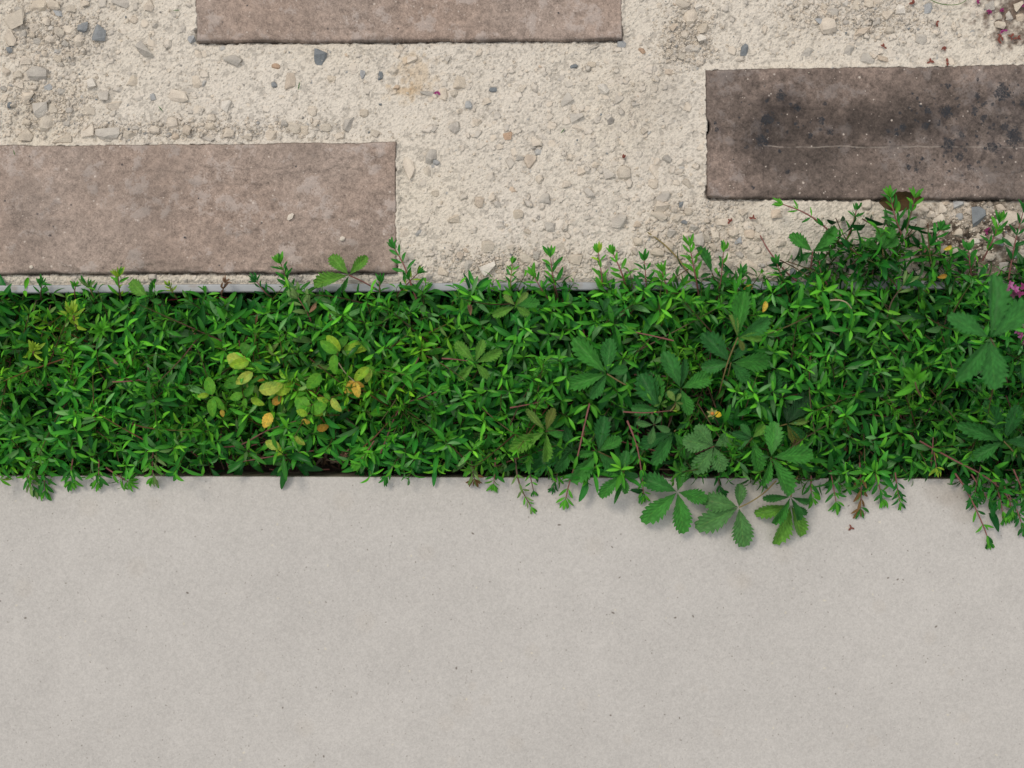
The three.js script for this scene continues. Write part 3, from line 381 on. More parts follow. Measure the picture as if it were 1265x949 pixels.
{
  const r = rngOf(91), items = [];
  const place = (px, py, h, tilt, az, sc, low) => {
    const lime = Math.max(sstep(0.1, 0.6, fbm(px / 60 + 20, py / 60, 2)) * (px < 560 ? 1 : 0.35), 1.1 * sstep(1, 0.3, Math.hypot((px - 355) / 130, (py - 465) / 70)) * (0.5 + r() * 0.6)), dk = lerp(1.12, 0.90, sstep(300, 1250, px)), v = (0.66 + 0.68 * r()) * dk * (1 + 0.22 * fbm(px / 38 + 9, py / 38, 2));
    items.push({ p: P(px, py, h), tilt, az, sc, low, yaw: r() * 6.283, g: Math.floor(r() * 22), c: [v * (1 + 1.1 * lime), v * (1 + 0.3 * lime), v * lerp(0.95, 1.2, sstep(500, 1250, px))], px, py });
  };
  for (let layer = 0; layer < 4; layer++) {
    const step = [24.5, 23, 22, 21.5][layer];
    for (let gx2 = -320; gx2 < 1590; gx2 += step) for (let gy = 250; gy < 640; gy += step) {
      const px = gx2 + (r() - 0.5) * step * 1.3, py = gy + (r() - 0.5) * step * 1.3, rr = r(), nz = 15 * fbm(px / 26, layer * 5 + 1, 3);
      const a = py - (yTop(px) + nz + layer * 3), b = yBot(px) + 12 * fbm(px / 20, 40 + layer, 3) - layer * 4 - py; if (a < 0 || b < 0) continue;
      if (rr < hole(px, py) * (layer === 3 ? 0.9 : 1)) continue; const out = edgeFront(px) - py; if (out > 12) { const thick = px > 1030 ? sstep(250, 306, py + 14 * vnoise(px / 16, py / 16)) * (px > 1150 ? 0.85 : 1) : 0.6; if (rr > [0.35 + 0.6 * thick, 0.2 + 0.75 * thick, thick - 0.3, 0][layer]) continue; }
      const bump = fbm(px / 45, py / 45 + 7, 3), edge = sstep(0, 30, Math.min(a, b)), over = py < edgeFront(px) - 6 || py > concEdge(px);
      let h = [0.036, 0.012, -0.014, -0.040][layer] + bump * 0.032 + (r() - 0.5) * 0.022 - (1 - edge) * 0.012; if (over) h = Math.max(h, 0.014 + r() * 0.012);
      let az = r() * 6.283, tilt = 0.05 + 0.6 * r(); if (a < 16) { az = -Math.PI / 2 + (r() - 0.5) * 1.6; tilt = 0.5 + 0.6 * r(); } else if (b < 16) { az = Math.PI / 2 + (r() - 0.5) * 1.6; tilt = 0.5 + 0.7 * r(); }
      if (over) tilt = 0.9 + 0.5 * r();
      place(px, py, h, tilt, az, layer ? 0.82 + 0.32 * r() : 0.95 + 0.38 * r(), layer > 1);
    }
  }
  for (let n = 0; n < 190; n++) { const px = -250 + r() * 1760, a = yTop(px) + 8, b = yBot(px) - 4, py = lerp(a, b, r()); if (r() < hole(px, py) * 0.8) continue; place(px, py, (py > concEdge(px) - 4 || py < edgeFront(px) ? 0.02 : 0.042) + fbm(px / 45, py / 45 + 7, 3) * 0.03 + r() * 0.012, 0.95 + 0.35 * r(), r() * 6.283, 0.85 + 0.35 * r(), false); const o = items[items.length - 1], by = py - Math.sin(o.az) * 95; o.g = 22 + Math.floor(r() * 8); if (by < edgeFront(px) + 8 || by > concEdge(px) - 10) o.az = -o.az; if (px > 120 && px < 560 && py > 560) items.pop(); }
  const mats4 = (o) => { const d = V(Math.cos(o.az) * Math.sin(o.tilt), Math.cos(o.tilt), Math.sin(o.az) * Math.sin(o.tilt)); return new THREE.Matrix4().compose(o.p, new THREE.Quaternion().setFromUnitVectors(V(0, 1, 0), d).multiply(new THREE.Quaternion().setFromAxisAngle(V(0, 1, 0), o.yaw)), V(o.sc, o.sc, o.sc)); };
  const mat = leafMat(null, true), root = new THREE.Group(), tops = items.filter((o) => !o.low && o.py > 240 && o.px > 8 && o.px < 1257).sort((a, b) => b.p.y - a.p.y), picked = new Set();
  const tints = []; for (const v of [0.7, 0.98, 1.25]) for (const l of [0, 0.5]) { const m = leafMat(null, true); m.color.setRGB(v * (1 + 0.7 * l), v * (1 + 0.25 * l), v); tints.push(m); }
  for (const o of tops) { if (picked.size >= 296) break; let near = false; for (const q of picked) if (Math.abs(q.px - o.px) < 17 && Math.abs(q.py - o.py) < 17 && Math.hypot(q.px - o.px, q.py - o.py) < 17) { near = true; break; } if (!near) picked.add(o); }
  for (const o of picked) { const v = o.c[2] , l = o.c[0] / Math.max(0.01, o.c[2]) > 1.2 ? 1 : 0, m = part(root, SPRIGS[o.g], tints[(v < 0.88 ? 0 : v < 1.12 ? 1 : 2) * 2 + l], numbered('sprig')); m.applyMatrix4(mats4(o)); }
  SPRIGS.forEach((g, k) => {
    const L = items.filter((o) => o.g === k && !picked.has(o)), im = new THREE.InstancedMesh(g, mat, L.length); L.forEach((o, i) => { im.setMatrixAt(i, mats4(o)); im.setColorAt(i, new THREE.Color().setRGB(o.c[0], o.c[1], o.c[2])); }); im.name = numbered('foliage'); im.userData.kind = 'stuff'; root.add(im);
  });
  // woody and reddish stems under the leaves
  const sb = new MB(); for (let n = 0; n < 420; n++) { const x = -300 + r() * 1860, y = 372 + r() * 205, a = r() * 6.283, l = 30 + 60 * r(), h = -0.055 + 0.05 * r(), red = r() < 0.5; sb.tube(curve([P(x, y, h), P(x + Math.cos(a) * l * 0.5 + (r() - 0.5) * 12, clamp(y + Math.sin(a) * l * 0.5 + (r() - 0.5) * 12, 370, 580), h + 0.014), P(x + Math.cos(a) * l, clamp(y + Math.sin(a) * l, 370, 580), h + 0.02 * r())], 6), Array(7).fill(0.0006 + 0.0004 * r()), 4, red ? [0.2, 0.075, 0.06] : [0.16, 0.11, 0.07]); }
  const stemMat = new THREE.MeshStandardMaterial({ vertexColors: true, roughness: 0.8 }); const st = part(root, sb.geo(), stemMat, 'stem_tangle'); st.userData.kind = 'stuff';
  thing(root, 'ground_cover', 'dense mat of small narrow green leaves filling the bed beside the concrete', 'ground cover');
  // dry litter on the soil
  const lit = new THREE.InstancedMesh(LEAVES[3], new THREE.MeshStandardMaterial({ color: 0xffffff, roughness: 0.95, side: THREE.DoubleSide }), 1500); let n = 0;
  while (n < 1500) { const f = r(), x = f < 0.4 ? 318 + (r() + r() - 1) * 60 : f < 0.55 ? 1066 + (r() - 0.5) * 60 : f < 0.7 ? 410 + (r() - 0.5) * 80 : r() * 1265, y = f < 0.4 ? 540 + (r() + r() - 1) * 30 : f < 0.55 ? 530 + (r() - 0.5) * 45 : f < 0.7 ? 548 + (r() - 0.5) * 44 : 366 + r() * 218, p = P(x, y, SOIL + 0.006 + r() * 0.012), l = 0.006 + 0.011 * r(), a = r() * 6.283; const m = frameM(p, V(Math.cos(a), (r() - 0.5) * 0.6, Math.sin(a)), V((r() - 0.5), 1, r() - 0.5), l); lit.setMatrixAt(n, m); const q = r(), c = q < 0.5 ? [0.10, 0.06, 0.035] : q < 0.8 ? [0.22, 0.14, 0.08] : [0.32, 0.25, 0.17]; lit.setColorAt(n++, new THREE.Color().setRGB(c[0], c[1], c[2])); }
  lit.name = 'leaf_litter'; lit.userData = { kind: 'stuff', label: 'dry brown leaf litter on the soil under the plants' }; scene.add(shade(lit));
}
// ---------------------------------------------------------------- single shoots that stand out of the mat
const TINT = { fresh: [0.070, 0.30, 0.018], green: [0.022, 0.165, 0.015], deep: [0.012, 0.110, 0.015], lime: [0.24, 0.40, 0.03], pale: [0.14, 0.25, 0.07], dry: [0.20, 0.12, 0.075], red: [0.15, 0.085, 0.03], yellow: [0.5, 0.33, 0.03] };
const LM = {}; for (const k in TINT) LM[k] = [0.82, 1.08].map((v) => leafMat(TINT[k].map((c) => c * v)));
const stemM = (c) => new THREE.MeshStandardMaterial({ color: new THREE.Color().setRGB(c[0], c[1], c[2]), roughness: 0.7 });
const SM = { red: stemM([0.20, 0.075, 0.065]), brown: stemM([0.12, 0.075, 0.05]), green: stemM([0.10, 0.19, 0.045]), olive: stemM([0.22, 0.17, 0.06]), tan: stemM([0.42, 0.34, 0.22]) };
let shootSeed = 1500;
function shoot(pts, label, { tint = 'green', tip = 'fresh', stem = 'red', n = 5, len = 15, from = 0.25, thick = 1, name = 'leafy_shoot', cat = 'plant shoot' } = {}) {
  pts = pts.map(([x, y, h]) => [x, y, y > concEdge(x) && h > TOP_C ? TOP_C + (h - TOP_C) * 0.6 : h]);
  const r = rngOf(shootSeed++), base = P(...pts[0]), g = new THREE.Group(); g.position.copy(base);
  const c = new THREE.CatmullRomCurve3(pts.map((p) => P(...p).sub(base)).concat(pts.length === 2 ? [] : [])), N = 14, b = new MB();
  b.tube(c.getPoints(N), Array.from({ length: N + 1 }, (_, i) => 0.00105 * thick * lerp(1, 0.5, i / N)), 6); part(g, b.geo(), SM[stem], 'stem');
  let roll = r() * 3.14; len *= 1.28;
  const put = (o, d, l, m) => { d.y = Math.max(d.y, -0.12); const up = V((r() - 0.5) * 0.7, 1, (r() - 0.5) * 0.7), q = part(g, LEAVES[Math.floor(r() * LEAVES.length)], LM[m][Math.floor(r() * 2)], 'leaf'); if (Math.abs(d.clone().normalize().dot(up.clone().normalize())) > 0.95) up.set(0.7, 0.2, 0.6); q.applyMatrix4(frameM(o, d, up, l, l, l * (0.85 + 0.35 * r()))); };
  for (let k = 0; k < n; k++) {
    const t = lerp(from, 0.97, k / Math.max(1, n - 1)), o = c.getPoint(t), d = c.getTangent(t), side = V(0, 1, 0).cross(d); if (side.lengthSq() < 1e-4) side.set(1, 0, 0); side.normalize(); const up = d.clone().cross(side); roll += Math.PI / 2 + (r() - 0.5) * 0.4;
    for (const s of [-1, 1]) { const a = roll, v = side.clone().multiplyScalar(Math.cos(a) * s * 1.0 + s * 0.35).addScaledVector(up, Math.sin(a) * s * 0.55); put(o, v.addScaledVector(d, 0.45 + 0.5 * r() + 0.4 * t), len / 1000 * lerp(1.05, 0.72, t) * (0.8 + 0.35 * r()), r() < t * t * 0.8 ? tip : tint); if (r() < 0.3) put(o, v.clone().applyAxisAngle(d, 0.8).addScaledVector(d, 0.6), len / 1000 * 0.5, tip); }
  }
  const e = c.getPoint(1), d = c.getTangent(1); for (let k = 0; k < 6; k++) { const q = k / 6 * 6.283 + r(), side = V(Math.cos(q), Math.sin(q) * 0.5 + 0.1, Math.sin(q)); put(e, d.clone().multiplyScalar(1.1).addScaledVector(side, 0.55), len / 1000 * (0.5 + 0.35 * r()), r() < 0.7 ? tip : tint); }
  return thing(g, name, label, cat);
}
const H0 = -0.01;
// over the concrete
shoot([[28, 575, 0.01], [36, 592, 0.024], [42, 604, 0.02]], 'drooping half withered shoot hanging over concrete in the corner beside the frame edge', { tint: 'pale', tip: 'green', stem: 'brown', n: 5, len: 14 });
shoot([[52, 572, 0.02], [54, 590, 0.028], [56, 606, 0.022]], 'bright green forked shoot reaching over concrete next to the half withered shoot', { tip: 'fresh', n: 5, len: 16 });
shoot([[90, 566, 0.02], [88, 582, 0.03], [89, 594, 0.026]], 'short fresh shoot just touching the concrete edge, darker than the forked shoot', { n: 5, len: 16, tip: 'fresh' });
shoot([[122, 568, 0.02], [122, 584, 0.03], [121, 594, 0.026]], 'small bushy shoot lapping the concrete edge beside a light drooping leaf', { n: 5, len: 15 });
shoot([[131, 578, 0.024], [146, 588, 0.03], [158, 595, 0.022]], 'shoot with one light green leaf hanging furthest onto concrete beside its dry brown bud', { tint: 'fresh', tip: 'fresh', n: 3, len: 15 });
shoot([[190, 550, 0.02], [188, 572, 0.034], [189, 590, 0.028]], 'lone star shaped shoot crossing the concrete edge where the dark gap begins', { tint: 'pale', tip: 'fresh', n: 5, len: 17 });
shoot([[462, 545, 0.02], [452, 560, 0.028], [444, 570, 0.024]], 'light green tip with reddish stem hanging in the gap beside the withered brown flower head', { tint: 'fresh', tip: 'fresh', n: 5, len: 16 });
shoot([[500, 556, 0.02], [488, 572, 0.03], [478, 588, 0.024]], 'narrow shoot dipping across the concrete edge at the end of the dark gap', { tint: 'green', tip: 'green', n: 4, len: 14, stem: 'brown' });
shoot([[582, 566, 0.02], [584, 584, 0.03], [586, 592, 0.024]], 'ragged shoot with purplish leaf tips just over the concrete edge', { tint: 'pale', tip: 'red', stem: 'brown', n: 4, len: 14 });
shoot([[612, 566, 0.022], [611, 585, 0.03], [610, 598, 0.022]], 'single pointed shoot tip hanging over concrete between two ragged shoots', { n: 3, len: 14 });
shoot([[636, 562, 0.026], [640, 592, 0.03], [648, 612, 0.022], [656, 626, 0.018]], 'spindly dark stemmed shoot with curled half dead leaves lying on concrete', { tint: 'pale', tip: 'fresh', stem: 'brown', n: 6, len: 11, thick: 1.2 });
shoot([[654, 566, 0.02], [655, 586, 0.026], [659, 606, 0.02]], 'small fresh shoot beside the spindly dark stemmed shoot on concrete', { tint: 'fresh', tip: 'green', stem: 'brown', n: 4, len: 10 });
shoot([[729, 496, 0.035], [722, 525, 0.042], [714, 562, 0.042], [703, 598, 0.03], [699, 616, 0.024]], 'long straight pinkish red stem with spaced leaf pairs ending in pale tuft on concrete', { tint: 'fresh', tip: 'fresh', n: 7, len: 15, from: 0.03, thick: 1.2 });
shoot([[690, 578, 0.015], [687, 592, 0.022], [684, 602, 0.018]], 'tiny dark shoot on concrete next to the tuft of the long red stem', { tint: 'deep', tip: 'deep', stem: 'brown', n: 3, len: 10 });
shoot([[775, 520, 0.03], [786, 548, 0.04], [792, 580, 0.036], [795, 610, 0.026]], 'red stem with a bright fan of leaves at its end beside five toothed leaf', { tint: 'green', tip: 'fresh', n: 7, len: 14, from: 0.05, thick: 1.2 });
shoot([[888, 578, 0.014], [888, 596, 0.02], [891, 606, 0.016]], 'small dark sprig on concrete behind the grey green toothed leaf', { tint: 'deep', tip: 'deep', stem: 'brown', n: 3, len: 13 });
shoot([[1002, 588, 0.03], [1002, 604, 0.034], [1003, 614, 0.026]], 'short dark shoot over concrete next to the drooping double toothed leaf', { tint: 'green', tip: 'fresh', n: 3, len: 15 });
shoot([[1026, 580, 0.03], [1030, 604, 0.032], [1033, 620, 0.024]], 'T shaped shoot with two level leaves and one light leaf pointing down over concrete', { tint: 'green', tip: 'fresh', n: 3, len: 17 });
shoot([[1062, 572, 0.03], [1064, 604, 0.03], [1063, 628, 0.022]], 'shoot with reddish brown whorl and two light leaves forked over concrete', { tint: 'red', tip: 'green', n: 4, len: 16 });
shoot([[1082, 586, 0.03], [1087, 604, 0.03], [1090, 616, 0.024]], 'leafy shoot with drooping fingers over concrete beside the reddish brown whorl', { tint: 'green', tip: 'fresh', n: 4, len: 15 });
shoot([[1106, 584, 0.03], [1109, 606, 0.03], [1112, 620, 0.024]], 'last slender shoot over concrete before the bare stained corner of the edge', { tint: 'deep', tip: 'fresh', n: 5, len: 12 });
shoot([[1153, 552, 0.03], [1155, 566, 0.036], [1157, 578, 0.032]], 'light green tip above bare stained concrete edge', { tint: 'green', tip: 'lime', n: 3, len: 14 });
shoot([[1180, 585, 0.03], [1194, 606, 0.034], [1207, 632, 0.028], [1218, 658, 0.02], [1221, 668, 0.018]], 'longest red stem trailing far down onto concrete with spaced dark leaves', { tint: 'deep', tip: 'fresh', n: 6, len: 15, from: 0.15, thick: 1.1 });
shoot([[1136, 545, 0.034], [1178, 568, 0.044], [1222, 592, 0.046], [1246, 616, 0.034], [1250, 634, 0.026]], 'arching pink stem running along the bed then down over concrete', { tint: 'green', tip: 'fresh', n: 7, len: 15, from: 0.3, thick: 1.2 });
shoot([[1200, 586, 0.03], [1212, 604, 0.034], [1222, 618, 0.026]], 'short leafy shoot between the trailing red stem and the arching pink stem', { tint: 'deep', tip: 'green', n: 5, len: 14 });
shoot([[1240, 600, 0.034], [1256, 630, 0.034], [1264, 652, 0.026]], 'dark leafy shoot spilling over concrete at the frame edge', { tint: 'deep', tip: 'green', n: 6, len: 14 });
shoot([[1228, 590, 0.03], [1236, 618, 0.03], [1240, 640, 0.022]], 'slim shoot hanging between the arching pink stem and the frame edge', { tint: 'green', tip: 'fresh', n: 5, len: 13 });
shoot([[1212, 575, 0.03], [1206, 600, 0.034], [1204, 616, 0.026]], 'short shoot over concrete crossing behind the longest trailing red stem', { tint: 'green', tip: 'green', stem: 'brown', n: 4, len: 13 });
shoot([[1252, 580, 0.036], [1262, 604, 0.04], [1266, 622, 0.032]], 'dense dark shoot at the frame edge above the spilling dark shoot', { tint: 'deep', tip: 'green', n: 5, len: 15 });
// over the edging and the gravel
shoot([[52, 372, -0.01], [50, 362, 0.014], [52, 352, 0.024]], 'small shoot with a brown dead tip leaning on the bare metal edging', { tint: 'green', tip: 'green', stem: 'brown', n: 4, len: 14 });
shoot([[94, 372, -0.01], [92, 362, 0.016], [93, 354, 0.024]], 'tiny green tuft resting on the metal edging', { tint: 'green', tip: 'fresh', n: 3, len: 11 });
shoot([[120, 378, -0.01], [114, 364, 0.014], [110, 355, 0.022]], 'shoot with two spread leaves and a dark curled bud on the metal edging', { tint: 'green', tip: 'pale', stem: 'olive', n: 3, len: 17 });
shoot([[150, 374, -0.01], [147, 356, 0.02], [146, 342, 0.03]], 'bright upright shoot crossing the metal edging up to the brown slab', { tint: 'fresh', tip: 'lime', stem: 'brown', n: 4, len: 15 });
shoot([[222, 374, -0.01], [214, 362, 0.016], [209, 353, 0.024]], 'slim yellow green shoot crossing metal edging beside a single toothed leaf', { tint: 'green', tip: 'lime', stem: 'olive', n: 5, len: 9 });
shoot([[272, 370, -0.01], [275, 360, 0.016], [278, 350, 0.022]], 'withered brown curled shoot on the metal edging', { tint: 'dry', tip: 'dry', stem: 'brown', n: 3, len: 10 });
shoot([[340, 370, -0.01], [328, 362, 0.016], [317, 348, 0.022]], 'dark tufted shoot with upright leaf bundle over metal edging below the slab', { tint: 'deep', tip: 'deep', stem: 'red', n: 4, len: 13 });
shoot([[366, 364, 0.0], [354, 345, 0.02], [347, 326, 0.028]], 'thin shoot climbing onto the plain brown slab with a bright pointed tip', { tint: 'green', tip: 'fresh', stem: 'brown', n: 5, len: 15 });
shoot([[384, 396, 0.02], [376, 380, 0.034], [368, 368, 0.036]], 'pale grey green shoot with two long upright leaves beside dry brown leaves', { tint: 'pale', tip: 'pale', n: 3, len: 19 });
shoot([[522, 390, 0.0], [508, 352, 0.03], [498, 326, 0.034], [488, 308, 0.03]], 'large shoot on a red stem at the corner of the plain brown slab', { tint: 'green', tip: 'green', n: 6, len: 17, thick: 1.3 });
shoot([[490, 366, 0.0], [502, 352, 0.02], [516, 338, 0.022]], 'yellowish side shoot behind the large red stemmed shoot at the slab corner', { tint: 'green', tip: 'lime', n: 4, len: 13 });
shoot([[468, 372, 0.0], [469, 360, 0.018], [469, 348, 0.024]], 'upright narrow shoot on the metal edging beside the three lobed toothed leaf', { tint: 'green', tip: 'green', n: 4, len: 12 });
shoot([[632, 374, 0.0], [631, 346, 0.026], [633, 326, 0.03]], 'slender shoot over metal edging beside a whitish square stone', { tint: 'green', tip: 'fresh', stem: 'olive', n: 5, len: 11 });
shoot([[682, 376, 0.01], [668, 356, 0.03], [660, 342, 0.034]], 'leafy shoot leaning over the edging toward the whitish square stone', { tint: 'green', tip: 'fresh', n: 4, len: 17 });
shoot([[690, 372, 0.0], [683, 340, 0.03], [680, 318, 0.034]], 'tall tidy shoot on a magenta red stem standing alone on pale gravel', { tint: 'green', tip: 'fresh', n: 4, len: 17, from: 0.35 });
shoot([[746, 368, 0.0], [743, 338, 0.03], [739, 312, 0.034]], 'yellow green shoot with two tiers of leaves in front of gravel', { tint: 'fresh', tip: 'lime', n: 5, len: 14 });
shoot([[776, 368, 0.0], [769, 340, 0.03], [758, 314, 0.036]], 'shoot on a thick red stem beside the yellow green two tier shoot', { tint: 'fresh', tip: 'fresh', n: 5, len: 15, thick: 1.3 });
shoot([[799, 372, 0.0], [798, 345, 0.026], [796, 322, 0.03]], 'thin dark red shoot with few narrow leaves on gravel', { tint: 'green', tip: 'green', n: 4, len: 15 });
shoot([[826, 372, 0.01], [822, 350, 0.03], [818, 336, 0.034]], 'bushy shoot over the edging at the end of the thin brown twig', { tint: 'fresh', tip: 'fresh', n: 5, len: 15 });
shoot([[864, 368, 0.01], [857, 330, 0.034], [852, 304, 0.036]], 'bright tufted shoot touching the folded toothed leaf on gravel', { tint: 'fresh', tip: 'fresh', n: 6, len: 16, thick: 1.2 });
shoot([[884, 380, 0.01], [890, 350, 0.032], [894, 310, 0.034]], 'red stemmed shoot standing beside the largest pale block of stone', { tint: 'green', tip: 'fresh', n: 5, len: 15 });
shoot([[908, 364, 0.01], [908, 350, 0.024], [914, 340, 0.026]], 'low shoot with two spread leaves just below the largest pale stone', { tint: 'green', tip: 'green', n: 3, len: 14 });
shoot([[962, 366, 0.01], [966, 345, 0.026], [960, 326, 0.03]], 'dark curled shoot leaning on the bare red stem', { tint: 'deep', tip: 'green', n: 5, len: 12 });
shoot([[1040, 302, 0.02], [1014, 276, 0.032], [992, 262, 0.034], [966, 252, 0.03]], 'pink stemmed shoot creeping sideways below the lichen spotted slab', { tint: 'green', tip: 'fresh', n: 5, len: 13, from: 0.05, thick: 1.2 });
shoot([[1046, 296, 0.01], [1054, 276, 0.03], [1058, 260, 0.034]], 'small upright shoot beside the round pale pebble below the spotted slab', { tint: 'green', tip: 'green', n: 4, len: 14 });
shoot([[1116, 296, 0.03], [1106, 268, 0.044], [1100, 244, 0.046]], 'topmost shoot overlapping the spotted slab in front of the brown curled leaf', { tint: 'green', tip: 'fresh', n: 6, len: 16 });
shoot([[1120, 284, 0.03], [1126, 262, 0.042], [1130, 244, 0.044]], 'twin shoot beside the topmost shoot over the brown curled leaf', { tint: 'green', tip: 'fresh', stem: 'brown', n: 4, len: 14 });
shoot([[1142, 312, 0.03], [1154, 296, 0.036], [1162, 284, 0.036]], 'shoot of four upright leaves on pink stem over loose gravel', { tint: 'green', tip: 'green', n: 3, len: 16 });
shoot([[1214, 322, 0.02], [1226, 298, 0.04], [1234, 276, 0.044]], 'forked upright shoot beside the large blue grey stone', { tint: 'green', tip: 'fresh', n: 5, len: 17 });
shoot([[1246, 345, 0.03], [1254, 300, 0.05], [1264, 262, 0.054]], 'dark shoot on a purple stem along the frame edge by the spotted slab', { tint: 'deep', tip: 'deep', n: 5, len: 17 });
shoot([[1200, 340, 0.02], [1198, 322, 0.036], [1197, 310, 0.038]], 'dense dark shoot on gravel below the large blue grey stone', { tint: 'green', tip: 'green', n: 4, len: 15 });
shoot([[1022, 352, 0.02], [1014, 336, 0.032], [1012, 322, 0.034]], 'upright shoot beneath the toothed leaf on the gravel', { tint: 'deep', tip: 'green', n: 4, len: 14 });
// in the bed
shoot([[96, 410, 0.0], [92, 396, 0.04], [90, 388, 0.046]], 'conspicuous yellow green starry rosette with browned tips near the metal edging', { tint: 'lime', tip: 'lime', n: 4, len: 18 });
shoot([[40, 442, 0.0], [41, 436, 0.045], [42, 432, 0.05]], 'yellow green rosette lower down from the starry rosette', { tint: 'lime', tip: 'lime', n: 4, len: 15 });
shoot([[130, 402, 0.0], [127, 408, 0.045], [126, 408, 0.052]], 'clean bright green rosette of broad leaves right of the starry yellow rosette', { tint: 'fresh', tip: 'fresh', n: 4, len: 19 });
shoot([[139, 472, 0.042], [160, 471, 0.046], [182, 468, 0.046]], 'short reddish runner lying on top of the mat', { tint: 'green', tip: 'fresh', n: 3, len: 16, from: 0.6 });
shoot([[256, 552, 0.0], [296, 550, 0.022], [330, 532, 0.03], [366, 520, 0.034]], 'pinkish stem stretched across the gap with dry soil', { tint: 'green', tip: 'fresh', n: 6, len: 13, from: 0.1 });
shoot([[392, 556, 0.0], [352, 562, 0.012], [312, 568, 0.018], [290, 572, 0.02]], 'thin pink stem running above the dark gap near the concrete edge', { tint: 'deep', tip: 'green', n: 5, len: 13, from: 0.2 });
shoot([[546, 443, 0.046], [562, 444, 0.05], [578, 446, 0.046]], 'bright pink bare stem lying beside the pale toothed leaf', { n: 2, len: 13, from: 0.9 });
shoot([[470, 560, 0.02], [498, 500, 0.046], [520, 492, 0.048], [540, 484, 0.046]], 'brownish stem arching through the middle of the mat', { stem: 'red', n: 5, len: 16, from: 0.15, tip: 'fresh' });
shoot([[630, 504, 0.044], [652, 500, 0.048], [674, 495, 0.048]], 'red brown stem lying level above the stained toothed leaf', { n: 3, len: 15, from: 0.5, tip: 'fresh' });
shoot([[832, 421, 0.046], [806, 415, 0.052], [778, 409, 0.05]], 'pink bare stem pointing at a leafy tip above the dark toothed leaf', { n: 2, len: 16, from: 0.85, tip: 'fresh' });
shoot([[770, 509, 0.05], [800, 510, 0.054], [832, 507, 0.05]], 'smooth red runner carrying a small pale five part leaf', { n: 2, len: 8, from: 0.6, tip: 'lime' });
shoot([[1139, 492, 0.07], [1132, 478, 0.125], [1130, 468, 0.14]], 'tall blurred rosette rising closest to the camera', { tint: 'fresh', tip: 'fresh', n: 4, len: 24 });
shoot([[1096, 392, 0.03], [1102, 372, 0.042], [1116, 352, 0.046]], 'pale striped shoot with four upright leaves over dark shadow near the edging', { tint: 'pale', tip: 'green', stem: 'brown', n: 2, len: 20, from: 0.75 });
shoot([[1150, 575, 0.02], [1152, 555, 0.04], [1153, 540, 0.046]], 'thin reddish upright stem near the bare concrete corner', { n: 3, len: 13, stem: 'red' });

// ---------------------------------------------------------------- toothed five-part leaves
const fiveTex = colorTex(256, 256, (i, j) => { const s = i / 255 * 2 - 1, u = Math.abs(s), v = j / 255, rib = sstep(0.06, 0.012, u), ph = (v * 8.2 - u * 2.1), vein = sstep(0.10, 0.02, Math.abs(ph - Math.round(ph))) * (1 - 0.5 * u), net = sstep(0.0, 0.7, vnoise(i / 7, j / 7)), n = fbm(i / 50, j / 50, 3); let t = 0.56 + 0.10 * n - 0.04 * net; let c = [t, t, t]; c = c.map((q, k) => q * (0.9 + 0.2 * vnoise(i / 20 + 5, j / 20)) + rib * [0.24, 0.15, 0.07][k] + vein * sstep(0.1, 0.6, 0.5 + fbm(i / 40, j / 40 + 30, 2)) * [0.06, 0.06, 0.03][k]); if (vnoise(i / 3, j / 3 + 7) > 0.93) c = [0.8, 0.8, 0.72]; const br = sstep(0.45, 0.75, fbm(i / 26 + 30, j / 26 + 9, 3)) * 0.6; return [lerp(c[0], 1.0, br * 0.6), lerp(c[1], 0.45, br), lerp(c[2], 0.6, br)]; });
const fiveBump = grayTex(256, 256, (i, j) => { const u = Math.abs(i / 255 * 2 - 1), v = j / 255, ph = v * 8.2 - u * 2.1, d = Math.abs(ph - Math.round(ph)); return 0.25 + 0.5 * sstep(0, 0.45, d) - 0.25 * sstep(0.08, 0, u) + 0.12 * vnoise(i / 7, j / 7); });
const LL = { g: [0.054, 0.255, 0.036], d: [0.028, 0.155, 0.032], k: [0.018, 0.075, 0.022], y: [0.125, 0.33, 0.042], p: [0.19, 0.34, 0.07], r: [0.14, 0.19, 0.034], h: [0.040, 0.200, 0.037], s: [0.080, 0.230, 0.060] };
const FM = {}; for (const k in LL) FM[k] = new THREE.MeshPhysicalMaterial({ color: new THREE.Color().setRGB(LL[k][0] / 0.56, LL[k][1] / 0.56, LL[k][2] / 0.56), map: fiveTex, bumpMap: fiveBump, bumpScale: 0.0010, roughness: 0.95, transmission: 0.22, thickness: 0, specularIntensity: 0.25, clearcoat: 0.16, clearcoatRoughness: 0.38, side: THREE.DoubleSide });
